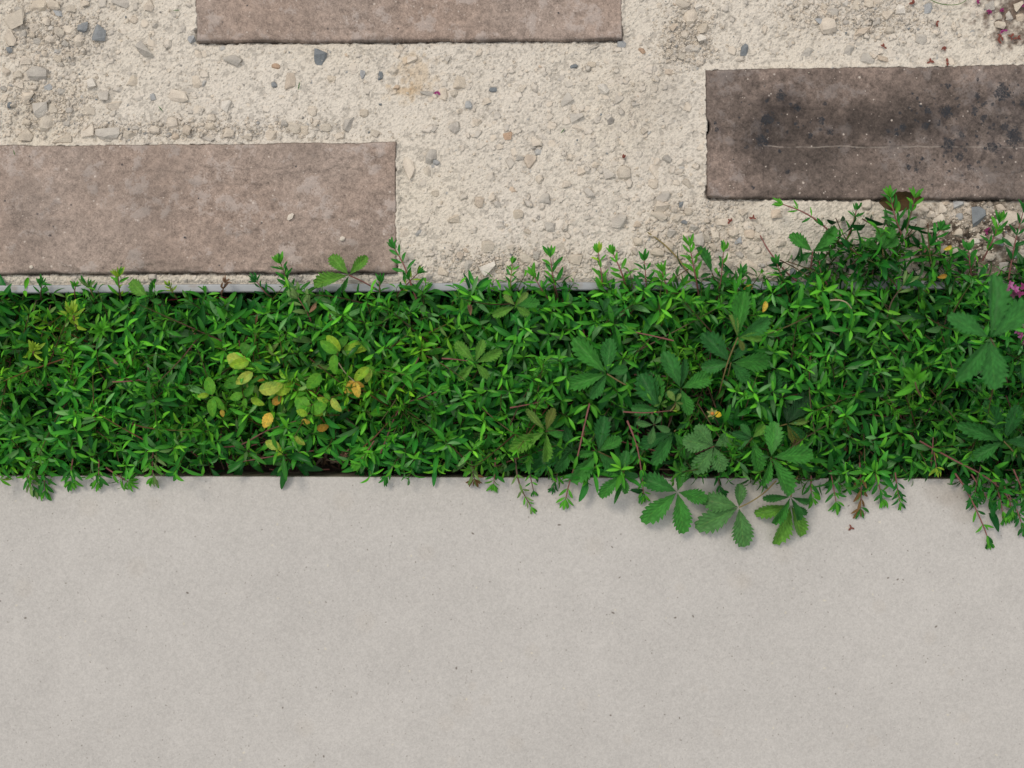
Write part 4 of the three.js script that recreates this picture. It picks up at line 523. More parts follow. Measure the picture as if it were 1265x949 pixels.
function leaflet(seed, fold, curl, teeth = 6) {              // unit length along x
  const r = rngOf(seed), b = new MB(), rows = [], cols = [-1, -0.66, -0.33, 0, 0.33, 0.66, 1], wm = 0.222 + 0.03 * r(), lean = [(r() - 0.5) * 0.1, (r() - 0.5) * 0.1];
  const prof = (t) => wm * Math.pow(Math.sin(Math.PI * Math.pow(clamp(t * 0.93 + 0.004), 1.32)), 0.82), list = [[0, 0.06], [0.08, 0.6], [0.16, 0.92], [0.24, 0.95]];
  for (let k = 0; k < teeth; k++) { const t0 = 0.26 + k / teeth * 0.72, dt = 0.72 / teeth; list.push([t0 + dt * 0.10, 0.80], [t0 + dt * 0.52, 1.0], [t0 + dt * 0.86, 1.13]); } list.push([0.985, 0.75]);
  for (const [t, k] of list) {
    rows.push(cols.map((s) => { const e = Math.abs(s), jag = lerp(1, k * (0.96 + 0.08 * r()), sstep(0.55, 1, e)), w = prof(t) * (t < 0.25 ? Math.min(1, k + 0.25) : jag), fwd = (k > 1.05 ? 0.035 : k < 0.85 && t > 0.25 ? -0.012 : 0) * sstep(0.5, 1, e) * (1 - t * 0.5), tt = Math.min(t + fwd + 0.05 * e * sstep(0.9, 0.3, t) * 0.6, 1.02);
      const pleat = 0.012 * Math.cos((t * 8.2 - e * 2.1) * 6.283) * e, y = fold * w * Math.pow(e, 1.2) - curl * t * t + pleat * 0.8 + lean[s < 0 ? 0 : 1] * e * w; return b.vert(tt, y, s * w * Math.cos(Math.min(1.2, fold * 0.6)), 0.5 + s * 0.5, t); }));
  }
  const tip = b.vert(1.02, -curl * 1.04, 0, 0.5, 1);
  for (let k = 0; k < rows.length - 1; k++) for (let s = 0; s < 6; s++) b.quad(rows[k][s], rows[k][s + 1], rows[k + 1][s + 1], rows[k + 1][s]);
  const L = rows[rows.length - 1]; for (let s = 0; s < 6; s++) b.tri(L[s], L[s + 1], tip);
  return b.geo();
}
const FLAT = [], MEDF = [], FOLD = []; for (let n = 0; n < 5; n++) { FLAT.push(leaflet(900 + n, 0.28, 0.05 + 0.02 * n, n % 2 ? 6 : 7)); MEDF.push(leaflet(920 + n, 0.75, 0.12, 6)); FOLD.push(leaflet(940 + n, 1.15, 0.14, 6)); }
let fiveSeed = 2200;
// leaf(joint, height, [[tip x, tip y, width, look, fold], ...], petiole points, label)
function fiveLeaf(jx, jy, h, tips, pet, label, { m = 'g', ps = 'olive', droop = 0.12, category = 'leaf' } = {}) {
  if (jy < 590 && jy > 365 && h > 0.015 && h < 0.1) h += 0.012;
  const r = rngOf(fiveSeed++), o = P(jx, jy, h), g = new THREE.Group(); g.position.copy(o);
  for (const [tx, ty, wd = 1, look = m, f = 1] of tips) {
    const e = P(tx, ty, h).sub(o), l = e.length(), dr = droop * (0.6 + 0.8 * r()) * l; e.y -= dr; const set = [FLAT, MEDF, FOLD][f], q = part(g, set[Math.floor(r() * set.length)], FM[look], 'leaflet'), L = Math.hypot(l, dr), up = V((r() - 0.5) * 0.5, 1, (r() - 0.5) * 0.5);
    q.applyMatrix4(frameM(V(0, (r() - 0.5) * 0.001, 0), e, up, L, L, L * wd * (f === 2 ? 1.05 : 1)));
  }
  if (pet) { const b = new MB(), pts = [V(0, 0.0002, 0), ...pet.map((p) => P(...p).sub(o))]; b.tube(curve(pts, 12), Array(13).fill(0.00085), 6); part(g, b.geo(), SM[ps], 'petiole'); }
  return thing(g, 'compound_leaf', label, category);
}
fiveLeaf(750, 462, 0.05, [[708, 418, 0.9, 'g', 1], [754, 417, 1], [776, 455, 1.1], [700, 477, 0.85, 'g', 1], [730, 493, 0.85]], [[770, 474, 0.05], [804, 490, 0.02]], 'dark green toothed leaf of five narrow fingers with brown stalk in the mat middle', { m: 'h', ps: 'olive' });
fiveLeaf(841, 480, 0.046, [[821, 434, 1.05, 'h', 1], [847, 443, 0.7, 'd', 2], [881, 464, 1.1, 'g', 1], [853, 513, 1.05, 'g', 1], [822, 488, 1, 'd', 1]], [[846, 500, 0.02], [850, 515, -0.02]], 'dark toothed leaf above the tiny pale leaflets of the red runner', { m: 'h', ps: 'red' });
fiveLeaf(911.5, 417, 0.085, [[921, 358, 0.95, 'g', 2], [903, 388, 0.85, 'p', 2], [953, 394, 0.95, 'h', 1], [943, 418, 0.9, 'y', 1], [919, 433, 1, 'r', 1]], [[900, 445, 0.07], [890, 480, 0.03], [884, 512, -0.02]], 'tall folded toothed leaf on a long olive stalk above another leaf', { m: 'g', ps: 'olive' });
fiveLeaf(903, 448, 0.045, [[869, 411, 1.1, 'd', 1], [867, 454, 1.15, 'h', 1], [955, 446, 1, 'g', 1], [926, 472, 1.15, 'h', 1], [923, 424, 0.9, 'd', 1]], [[898, 470, 0.03], [886, 514, -0.02]], 'wide dark toothed leaf directly underneath the tall folded leaf', { m: 'h', ps: 'olive' });
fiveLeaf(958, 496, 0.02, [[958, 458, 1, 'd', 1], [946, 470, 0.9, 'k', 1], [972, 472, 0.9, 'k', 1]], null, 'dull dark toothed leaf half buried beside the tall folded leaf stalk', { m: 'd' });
fiveLeaf(674.5, 533, 0.044, [[684, 504, 0.95, 'r', 1], [650, 506, 0.65, 'p', 2], [629, 556, 0.85, 'y', 1], [674, 572, 0.8, 'y', 2], [696, 538, 0.95, 'g', 1]], [[692, 532, 0.03], [706, 532, 0.0]], 'light green toothed leaf with a brown stained upper finger', { m: 'g', ps: 'red' });
fiveLeaf(708, 556, 0.016, [[677, 552, 1.2, 'h', 1], [686, 584, 0.9, 'h', 1], [696, 527, 1, 'd', 1], [640, 575, 1, 'd', 1]], null, 'broad dark toothed leaf lying underneath the brown stained leaf', { m: 'h' });
fiveLeaf(739, 558, 0.03, [[747, 514, 1, 'd', 1], [768, 541, 1.1, 'g', 1], [769, 588, 1.05, 'h', 1], [707, 597, 0.95, 'g', 1], [713, 562, 0.9, 'g', 2]], [[752, 564, 0.03], [766, 571, 0.01]], 'dark toothed leaf with a yellow green stalk crossing the long red stem', { m: 'h', ps: 'olive' });
fiveLeaf(768, 586, 0.034, [[774, 557, 1.1, 'h', 1], [789, 589, 0.9, 'd', 1], [741, 615, 0.9, 'g', 1], [774, 611, 0.85, 'g', 1]], [[776, 575, 0.02], [784, 568, 0.0]], 'fresh toothed leaf with two fingers on concrete just left of the red stem fan', { m: 'g' });
fiveLeaf(808, 525, 0.056, [[786, 522, 0.9], [803, 549, 0.9], [828, 533, 0.95], [805, 512, 1], [817, 514, 1]], [[807, 516, 0.055], [805, 510, 0.053]], 'small grey green five part leaf hanging below the smooth red runner', { m: 's', ps: 'red', droop: 0.05 });
fiveLeaf(834.5, 497, 0.058, [[825, 483, 1.1], [841, 486, 0.9], [839, 507, 0.9], [844, 499, 0.8]], [[833, 502, 0.055], [828, 508, 0.05]], 'tiny lime green leaf at the end of the smooth red runner', { m: 'p', ps: 'olive', droop: 0.05 });
fiveLeaf(816, 499, 0.056, [[815, 489, 0.9], [808, 502, 0.8], [824, 503, 0.8], [825, 495, 0.8]], null, 'tiny bud like leaf halfway along the smooth red runner', { m: 'y', droop: 0.05 });
fiveLeaf(814, 506, 0.034, [[812, 462, 0.85, 'g', 2], [780, 505, 1.1, 'h', 1], [792, 462, 1.3, 'd', 1]], [[812, 520, 0.01]], 'folded upright finger leaf behind the smooth red runner', { m: 'g' });
fiveLeaf(833, 533, 0.036, [[807, 575, 0.85, 'h', 1], [852, 568, 0.95, 'g', 1], [851, 518, 0.9, 'd', 2], [790, 553, 0.85, 'd', 1]], [[848, 522, 0.034], [862, 517, 0.03]], 'dark glossy toothed leaf on a green stalk below the smooth red runner', { m: 'h', ps: 'olive' });
fiveLeaf(882, 551.5, 0.05, [[860, 526, 1.15, 's', 0], [844, 544, 1.25, 's', 0], [858, 585, 1.2, 's', 0], [893, 583, 1.35, 's', 0], [905, 539, 1.3, 's', 0]], [[866, 558, 0.046], [850, 565, 0.03]], 'neat flat grey green toothed leaf below the yellow flower', { m: 's', ps: 'red', droop: 0.08 });
fiveLeaf(929, 541.5, 0.046, [[946, 525, 1.1, 'y', 1], [901, 552, 1.2, 'h', 1], [941, 583, 0.95, 'g', 1], [916, 524, 1, 'h', 1], [905, 535, 1, 'd', 1]], [[916, 556, 0.03], [896, 562, 0.01]], 'toothed leaf with pale yellow green patch beside the flat grey green leaf', { m: 'g', ps: 'olive' });
fiveLeaf(953, 565, 0.062, [[958, 521, 1.15, 'g', 0], [1007, 561, 0.95, 'g', 1], [980, 613, 0.9, 'g', 1], [942, 601, 0.85, 'g', 2], [942, 563, 0.8, 'h', 1]], [[950, 580, 0.04], [948, 600, 0.0]], 'large bright toothed leaf raised over the concrete edge', { m: 'g', ps: 'olive' });
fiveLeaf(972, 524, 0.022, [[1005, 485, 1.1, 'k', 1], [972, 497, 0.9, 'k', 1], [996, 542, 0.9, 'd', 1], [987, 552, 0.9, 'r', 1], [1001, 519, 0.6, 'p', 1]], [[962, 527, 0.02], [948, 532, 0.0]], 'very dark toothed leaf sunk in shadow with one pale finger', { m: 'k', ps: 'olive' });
fiveLeaf(952, 505, 0.024, [[921, 496, 1.3, 'd', 0]], null, 'single dark scalloped finger pointing at the yellow flower', { m: 'd' });
fiveLeaf(908, 500, 0.022, [[901, 525, 1.4, 'd', 0]], null, 'single short dark finger hanging next to the yellow flower', { m: 'd' });
fiveLeaf(837, 608, 0.034, [[843, 571, 1.1, 'g', 1], [793, 590, 1.1, 'h', 1], [794, 646, 0.95, 'g', 0], [846, 660, 0.95, 'g', 0], [875, 617, 1.05, 'g', 0]], null, 'large clean green toothed leaf lying on concrete, nearest the red stem fan', { m: 'g', droop: 0.1 });
fiveLeaf(913, 627, 0.03, [[915, 598, 1.25, 's', 1], [869, 617, 1.1, 's', 0], [861, 654, 1.0, 's', 0], [921, 677, 1.05, 's', 0]], [[926, 621, 0.034], [944, 609, 0.036], [959, 594, 0.03]], 'grey green toothed leaf on concrete with long olive stalk, middle of three', { m: 's', ps: 'olive', droop: 0.1 });
fiveLeaf(977, 614, 0.046, [[958, 650, 0.8, 'g', 2], [991, 646, 0.8, 'h', 2], [944, 617, 0.75, 'h', 2], [1003, 620, 0.75, 'h', 2]], [[980, 600, 0.04], [986, 588, 0.02]], 'folded dark green toothed leaf on top of a red edged leaf on concrete', { m: 'g', droop: 0.3 });
fiveLeaf(977, 624, 0.028, [[934, 636, 0.85, 'y', 1], [960, 675, 0.85, 'y', 1], [995, 664, 0.95, 'y', 1], [999, 636, 0.8, 'h', 1]], null, 'red edged toothed leaf on concrete underneath the folded dark leaf', { m: 'y', droop: 0.15 });
fiveLeaf(1223.5, 418, 0.17, [[1234, 338, 0.85, 'h', 1], [1281, 370, 0.9, 'h', 0], [1174, 389, 0.8, 'h', 0], [1186, 471, 0.8, 'h', 1], [1232, 481, 1.05, 'h', 0]], [[1235, 440, 0.12], [1246, 480, 0.0], [1248, 500, -0.05]], 'big blurred toothed leaf standing high above the mat beside pink flowers', { m: 'h', ps: 'red', droop: 0.06 });
fiveLeaf(1240, 545, 0.05, [[1221, 495, 0.8, 'd', 1], [1261, 500, 0.85, 'd', 1], [1186, 525, 0.75, 'h', 1], [1201, 568, 0.85, 'h', 1], [1275, 548, 0.9, 'd', 1]], [[1252, 558, 0.04], [1263, 576, 0.0]], 'dark five fingered leaf underneath the big high leaf near concrete', { m: 'd', ps: 'olive' });
fiveLeaf(184.5, 370, 0.022, [[159, 346, 1.15, 'y', 1], [161, 373, 1.0, 'g', 2], [173, 384, 1.0, 'h', 1], [199, 373, 1.2, 'g', 1], [191, 344, 0.6, 'g', 2]], [[198, 377, 0.01], [214, 379, -0.01]], 'lone toothed leaf lying over the bare metal edging below the plain slab', { m: 'g', ps: 'red' });
fiveLeaf(431, 340, 0.034, [[407, 315, 1.1, 'y', 1], [453, 316, 0.95, 'y', 1], [384, 350, 0.9, 'y', 1], [422, 360, 0.8, 'g', 2]], [[444, 346, 0.03], [463, 356, 0.02]], 'bright toothed leaf resting on the plain brown slab', { m: 'y', ps: 'red', droop: 0.18 });
fiveLeaf(637, 378, 0.044, [[608, 390, 0.85, 'y', 1], [667, 373, 1.0, 'g', 1], [654, 389, 1.2, 'y', 1], [622, 364, 0.85, 'p', 1], [652, 361, 0.8, 'p', 1]], null, 'light green toothed leaf in the mat just inside the metal edging', { m: 'y' });
fiveLeaf(1004, 311, 0.042, [[977, 289, 1.05, 'g', 1], [1036, 280, 0.95, 'g', 1], [986, 321, 1.0, 'h', 1], [1027, 305, 0.9, 'g', 1], [1012, 320, 0.9, 'd', 1]], [[1002, 328, 0.03], [1000, 345, 0.0]], 'toothed leaf standing over gravel below the lichen spotted slab corner', { m: 'g', ps: 'red' });
fiveLeaf(1090.5, 308, 0.05, [[1068, 299, 0.9], [1089, 280, 0.95], [1107, 278, 0.9], [1114, 293, 0.9], [1072, 305, 0.8]], [[1091, 318, 0.04], [1090, 330, 0.02]], 'fan shaped toothed leaf pointing up beneath the topmost shoot', { m: 'g', ps: 'olive', droop: 0.3 });
fiveLeaf(587, 448, 0.036, [[562, 422, 0.9, 'y', 1], [565, 470, 0.8, 'y', 1], [604, 468, 0.9, 'y', 1], [620, 433, 0.85, 'y', 1], [597, 419, 0.9, 'y', 1]], null, 'pale green toothed leaf half hidden among leaves next to bright pink stem', { m: 'y' });
fiveLeaf(880, 338, 0.034, [[863, 304, 0.85, 'h', 2], [866, 342, 0.9, 'h', 2]], [[884, 350, 0.01]], 'narrow folded toothed leaf on gravel beside the bright tufted shoot', { m: 'h' });
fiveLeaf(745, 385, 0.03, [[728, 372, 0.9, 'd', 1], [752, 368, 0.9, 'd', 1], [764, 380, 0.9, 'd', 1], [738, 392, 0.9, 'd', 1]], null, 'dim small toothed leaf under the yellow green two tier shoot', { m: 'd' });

// ---------------------------------------------------------------- broad oval leaves, yellowed leaves
const ovalTex = colorTex(128, 256, (i, j) => { const s = i / 127 * 2 - 1, u = Math.abs(s), v = j / 255, rib = sstep(0.09, 0.02, u), ph = v * 6 - u * 1.7, vein = sstep(0.16, 0.03, Math.abs(ph - Math.round(ph))) * 0.5, n = fbm(i / 30, j / 30, 4), e = fbm(i / 44 + 3, j / 44 + 9, 3), t = 0.56 + 0.16 * n; return [t * (1 + 0.35 * e) + 0.2 * rib + 0.13 * vein, t * (1 + 0.08 * e) + 0.16 * rib + 0.11 * vein, t + 0.08 * rib + 0.05 * vein]; });
const ovalM = (c) => new THREE.MeshPhysicalMaterial({ color: new THREE.Color().setRGB(c[0] / 0.58, c[1] / 0.58, c[2] / 0.58), map: ovalTex, bumpMap: fiveBump, bumpScale: 0.0005, roughness: 0.95, transmission: 0.25, thickness: 0, specularIntensity: 0.25, clearcoat: 0.15, clearcoatRoughness: 0.4, side: THREE.DoubleSide });
const OM = { g: ovalM([0.095, 0.31, 0.022]), l: ovalM([0.25, 0.44, 0.032]), p: ovalM([0.36, 0.48, 0.075]), d: ovalM([0.05, 0.20, 0.016]), y: ovalM([0.75, 0.54, 0.08]), o: ovalM([0.42, 0.25, 0.035]), b: ovalM([0.24, 0.13, 0.06]) };
function ovalGeo(seed, wr, curl, fold, scallop) {
  const r = rngOf(seed), b = new MB(), rows = [], N = 12; for (let k = 0; k <= N; k++) { const t = k / N, w = wr * (k === 0 ? 0.05 : k === N ? 0.02 : Math.pow(Math.sin(Math.PI * Math.pow(t, 0.85)), 0.62)) * (1 + scallop * (k % 2 ? 1 : -1) * sstep(0.1, 0.3, t)), y = -curl * t * t + 0.06 * Math.sin(t * 3); rows.push([-1, -0.5, 0, 0.5, 1].map((s) => b.vert(t, y + fold * w * Math.abs(s) - 0.25 * w * s * s + (r() - 0.5) * 0.015, s * w, 0.5 + s / 2, t))); }
  for (let k = 0; k < N; k++) for (let s = 0; s < 4; s++) b.quad(rows[k][s], rows[k][s + 1], rows[k + 1][s + 1], rows[k + 1][s]); return b.geo();
}
const OV = [ovalGeo(1, 0.25, 0.2, 0.65, 0.03), ovalGeo(2, 0.29, 0.28, 0.5, 0.04), ovalGeo(3, 0.24, 0.12, 0.8, 0.03), ovalGeo(4, 0.32, 0.2, 0.35, 0.07)];
function ovalShoot(base, leaves, label) {                    // leaves: [from x, y, h, to x, y, look]
  const r = rngOf(base[0] * 7 + 1), o = P(...base), g = new THREE.Group(), top = P(leaves[0][0], leaves[0][1], leaves[0][2]); g.position.copy(o);
  const b = new MB(); b.tube(curve([V(0, 0, 0), top.clone().sub(o).multiplyScalar(0.5).add(V(0.003, 0.002, 0)), top.clone().sub(o)], 8), Array(9).fill(0.001), 5); part(g, b.geo(), SM.olive, 'stem');
  for (const [x, y, h0, tx, ty, k] of leaves) { const h = h0 + 0.014, a = P(x, y, h).sub(o), e = P(tx, ty, h + (r() - 0.5) * 0.008).sub(o).sub(a), l = e.length() * 1.06; part(g, OV[Math.floor(r() * 4)], OM[k], 'leaf').applyMatrix4(frameM(a, e, V((r() - 0.5) * 0.6, 1, (r() - 0.5) * 0.6), l)); }
  return thing(g, 'broad_leaved_shoot', label, 'plant shoot');
}
ovalShoot([302, 476, -0.06], [[306, 452, 0.04, 280, 440, 'p'], [308, 446, 0.044, 284, 452, 'l'], [312, 460, 0.038, 292, 474, 'p'], [300, 470, 0.034, 276, 476, 'd'], [310, 440, 0.03, 298, 424, 'd'], [305, 460, 0.03, 322, 448, 'g']], 'lime green broad leaved shoot with a large pale bleached leaf');
ovalShoot([300, 496, -0.06], [[300, 488, 0.036, 284, 492, 'g'], [302, 490, 0.04, 313, 476, 'd'], [303, 492, 0.038, 302, 505, 'g'], [298, 484, 0.03, 284, 470, 'd'], [310, 492, 0.03, 325, 500, 'l']], 'darker broad leaved shoot below the one with a bleached leaf');
ovalShoot([340, 490, -0.06], [[320, 482, 0.04, 347, 477, 'p'], [340, 486, 0.034, 360, 474, 'l'], [344, 486, 0.03, 338, 502, 'd'], [346, 472, 0.03, 366, 462, 'd']], 'broad leaved shoot with one long pale oval leaf near yellowed leaves');
ovalShoot([410, 450, -0.06], [[417, 436, 0.05, 396, 422, 'g'], [414, 438, 0.052, 412, 461, 'g'], [420, 434, 0.044, 404, 415, 'l'], [424, 436, 0.04, 440, 440, 'g'], [424, 434, 0.034, 456, 428, 'l'], [420, 430, 0.04, 428, 414, 'd']], 'tall glossy broad leaved shoot with largest ribbed leaves');
ovalShoot([388, 486, -0.06], [[396, 462, 0.048, 380, 479, 'g']], 'single round glossy leaf on its own stalk');
ovalShoot([452, 478, -0.06], [[456, 454, 0.04, 438, 470, 'l'], [458, 456, 0.036, 452, 472, 'p'], [452, 452, 0.034, 466, 462, 'g']], 'broad yellow green leaf above the orange yellow withered leaf');
ovalShoot([376, 512, -0.06], [[381, 510, 0.044, 366, 488, 'g'], [384, 510, 0.042, 402, 499, 'g'], [380, 512, 0.046, 366, 508, 'l'], [382, 512, 0.04, 386, 522, 'g'], [386, 508, 0.036, 398, 512, 'l']], 'broad leaved shoot with fresh pointed leaves above the soil gap');
ovalShoot([410, 500, -0.06], [[406, 496, 0.04, 392, 492, 'l'], [410, 492, 0.042, 420, 508, 'p'], [408, 494, 0.038, 400, 486, 'g']], 'pair of scalloped yellow green leaves hanging from a thin pale stalk');
ovalShoot([346, 556, -0.06], [[346, 552, 0.014, 327, 547, 'p'], [348, 552, 0.016, 342, 566, 'l'], [348, 550, 0.012, 350, 540, 'g']], 'low broad leaved shoot with one round pale leaf near concrete');
ovalShoot([368, 545, -0.06], [[362, 540, 0.012, 376, 549, 'p']], 'single pale crinkled round leaf above the dark gap');
ovalShoot([262, 505, -0.06], [[262, 488, 0.04, 256, 466, 'g'], [264, 490, 0.042, 276, 506, 'g'], [262, 492, 0.042, 262, 514, 'g'], [258, 488, 0.036, 244, 490, 'l']], 'broad leaved shoot with drooping folded leaves at the rim of the soil gap');
const DRY = [0, 1, 2].map((n) => smallLeaf(rngOf(70 + n), 0.12 + 0.02 * n, 0.3 - 0.25 * n, 1.1, 1.6 - 1.3 * n)), DM = [leafMat([0.26, 0.15, 0.09]), leafMat([0.19, 0.10, 0.05]), leafMat([0.34, 0.23, 0.14])];
function deadLeaf(px, py, h, ang, len, k, label, geo = 3, name = 'yellowed_leaf') { const m = new THREE.Mesh(geo < 0 ? DRY[Math.round(px) % 3] : OV[geo], geo < 0 ? DM[Math.round(py) % 3] : OM[k]); m.applyMatrix4(frameM(P(px, py, h), V(Math.cos(ang), 0.06, Math.sin(ang)), V(0.15, 1, 0.2), len / 1000)); return thing(m, name, label, 'leaf'); }
deadLeaf(334, 510, 0.040, 1.95, 20, 'y', 'yellow dying leaf hanging beside the pinkish stem over dry soil');
deadLeaf(314, 466, 0.046, 0.3, 13, 'o', 'small orange leaf tucked behind the bleached lime leaf', 2);
deadLeaf(337, 500, 0.044, -0.8, 15, 'o', 'orange brown leaf under the long pale oval leaf');
deadLeaf(391, 530, 0.034, -0.2, 15, 'o', 'rusty orange leaf lying by an olive stalk over the soil');
deadLeaf(372, 520, 0.044, 0.2, 11, 'y', 'yellow leaf end below the fresh pointed shoot');
deadLeaf(274, 506, 0.040, 1.4, 9, 'y', 'small yellow tip next to the drooping folded leaves');
{ const g = new THREE.Group(), o = P(438, 472, 0.054); g.position.copy(o); for (const [a, l, k] of [[2.3, 19, 'y'], [1.9, 16, 'o'], [1.35, 20, 'y'], [0.5, 13, 'o'], [2.9, 12, 'y']]) part(g, OV[3], OM[k], 'lobe').applyMatrix4(frameM(V(0, 0, 0), V(Math.cos(a), -0.15, Math.sin(a)), V(0.1, 1, 0.2), l / 1000, l / 1000, l / 1000 * 0.8)); const b = new MB(); b.tube(curve([V(0, 0, 0), P(426, 460, 0.04).sub(o), P(418, 448, 0.03).sub(o)], 8), Array(9).fill(0.0007), 5); part(g, b.geo(), SM.tan, 'petiole'); thing(g, 'yellowed_leaf', 'lobed orange yellow withered leaf on a thin pale stalk', 'leaf'); }
deadLeaf(930, 352, 0.026, 2.6, 15, 'y', 'bright yellow narrow leaf lying on the metal edging', 2);
deadLeaf(1176, 304, 0.03, 2.7, 11, 'y', 'yellow leaf above loose gravel below the large blue grey stone', 2);
deadLeaf(1170, 340, 0.036, 2.9, 12, 'o', 'orange yellow leaf in the foliage spreading over gravel', 2);
deadLeaf(946, 372, 0.036, 1.8, 14, 'y', 'yellow leaf hanging below the tall folded leaf tip', 2);
deadLeaf(1034, 510, 0.0, 1.3, 22, 'o', 'dull yellow leaf deep in the brown hollow of the mat', 2);
for (const [x, y, a, l, s] of [[392, 372, 2.2, 17, 'pinkish brown dry leaf beside the bright toothed leaf on the slab'], [405, 384, 1.2, 18, 'pinkish dry leaf cluster piece deeper in the mat below the slab'], [318, 388, 1.7, 16, 'straw coloured dry leaf standing near the metal edging'], [136, 440, 0.8, 14, 'pinkish tan dry leaf in the left mat'], [578, 372, 1.4, 18, 'brown dry stub beside the metal edging and light toothed leaf'], [1048, 520, 1.6, 18, 'dark brown shrivelled leaf in the hollow of the mat'], [246, 420, -2.2, 18, 'rust coloured dry leaf lying in the bright mat'], [1040, 546, 1.2, 14, 'small brown dry leaf near the hollow of the mat'], [1060, 556, 0.7, 16, 'pinkish brown dry leaf below the hollow of the mat']]) deadLeaf(x, y, y > 500 ? -0.005 : 0.036, a, l, 'b', s, -1, 'dry_leaf');
{ // withered flower head in the gap, brown curled leaf on the spotted slab
  const r = rngOf(401), g = new THREE.Group(), o = P(425, 560, 0.012); g.position.copy(o);
  for (let k = 0; k < 22; k++) { const a = r() * 6.283, e = r() * 1.3; part(g, LEAVES[k % 10], LM.dry[k % 2], 'dry_bract').applyMatrix4(frameM(V(0, 0, 0), V(Math.cos(a) * Math.cos(e), Math.sin(e), Math.sin(a) * Math.cos(e)), V(r() - 0.5, 1, r() - 0.5), 0.006 + 0.003 * r(), 0.008, 0.009)); }
  const b = new MB(); b.tube([V(0, -0.07, 0.004), V(0, -0.03, 0.002), V(0, 0, 0)], [0.001, 0.001, 0.001], 5); part(g, b.geo(), SM.brown, 'stem'); thing(g, 'withered_flower_head', 'withered brown flower head above the dark gap by the concrete', 'flower');
  const cb = ovalGeo(77, 0.24, -0.12, 0.9, 0.05), cm = ovalM([0.075, 0.045, 0.018]), m = new THREE.Mesh(cb, cm); m.applyMatrix4(frameM(P(1086, 250, 0.016), V(1, 0.06, -0.12), V(0.0, 1, 0.3), 0.05)); thing(m, 'brown_leaf', 'brown curled dead leaf at the lower edge of the lichen spotted slab', 'leaf');
}
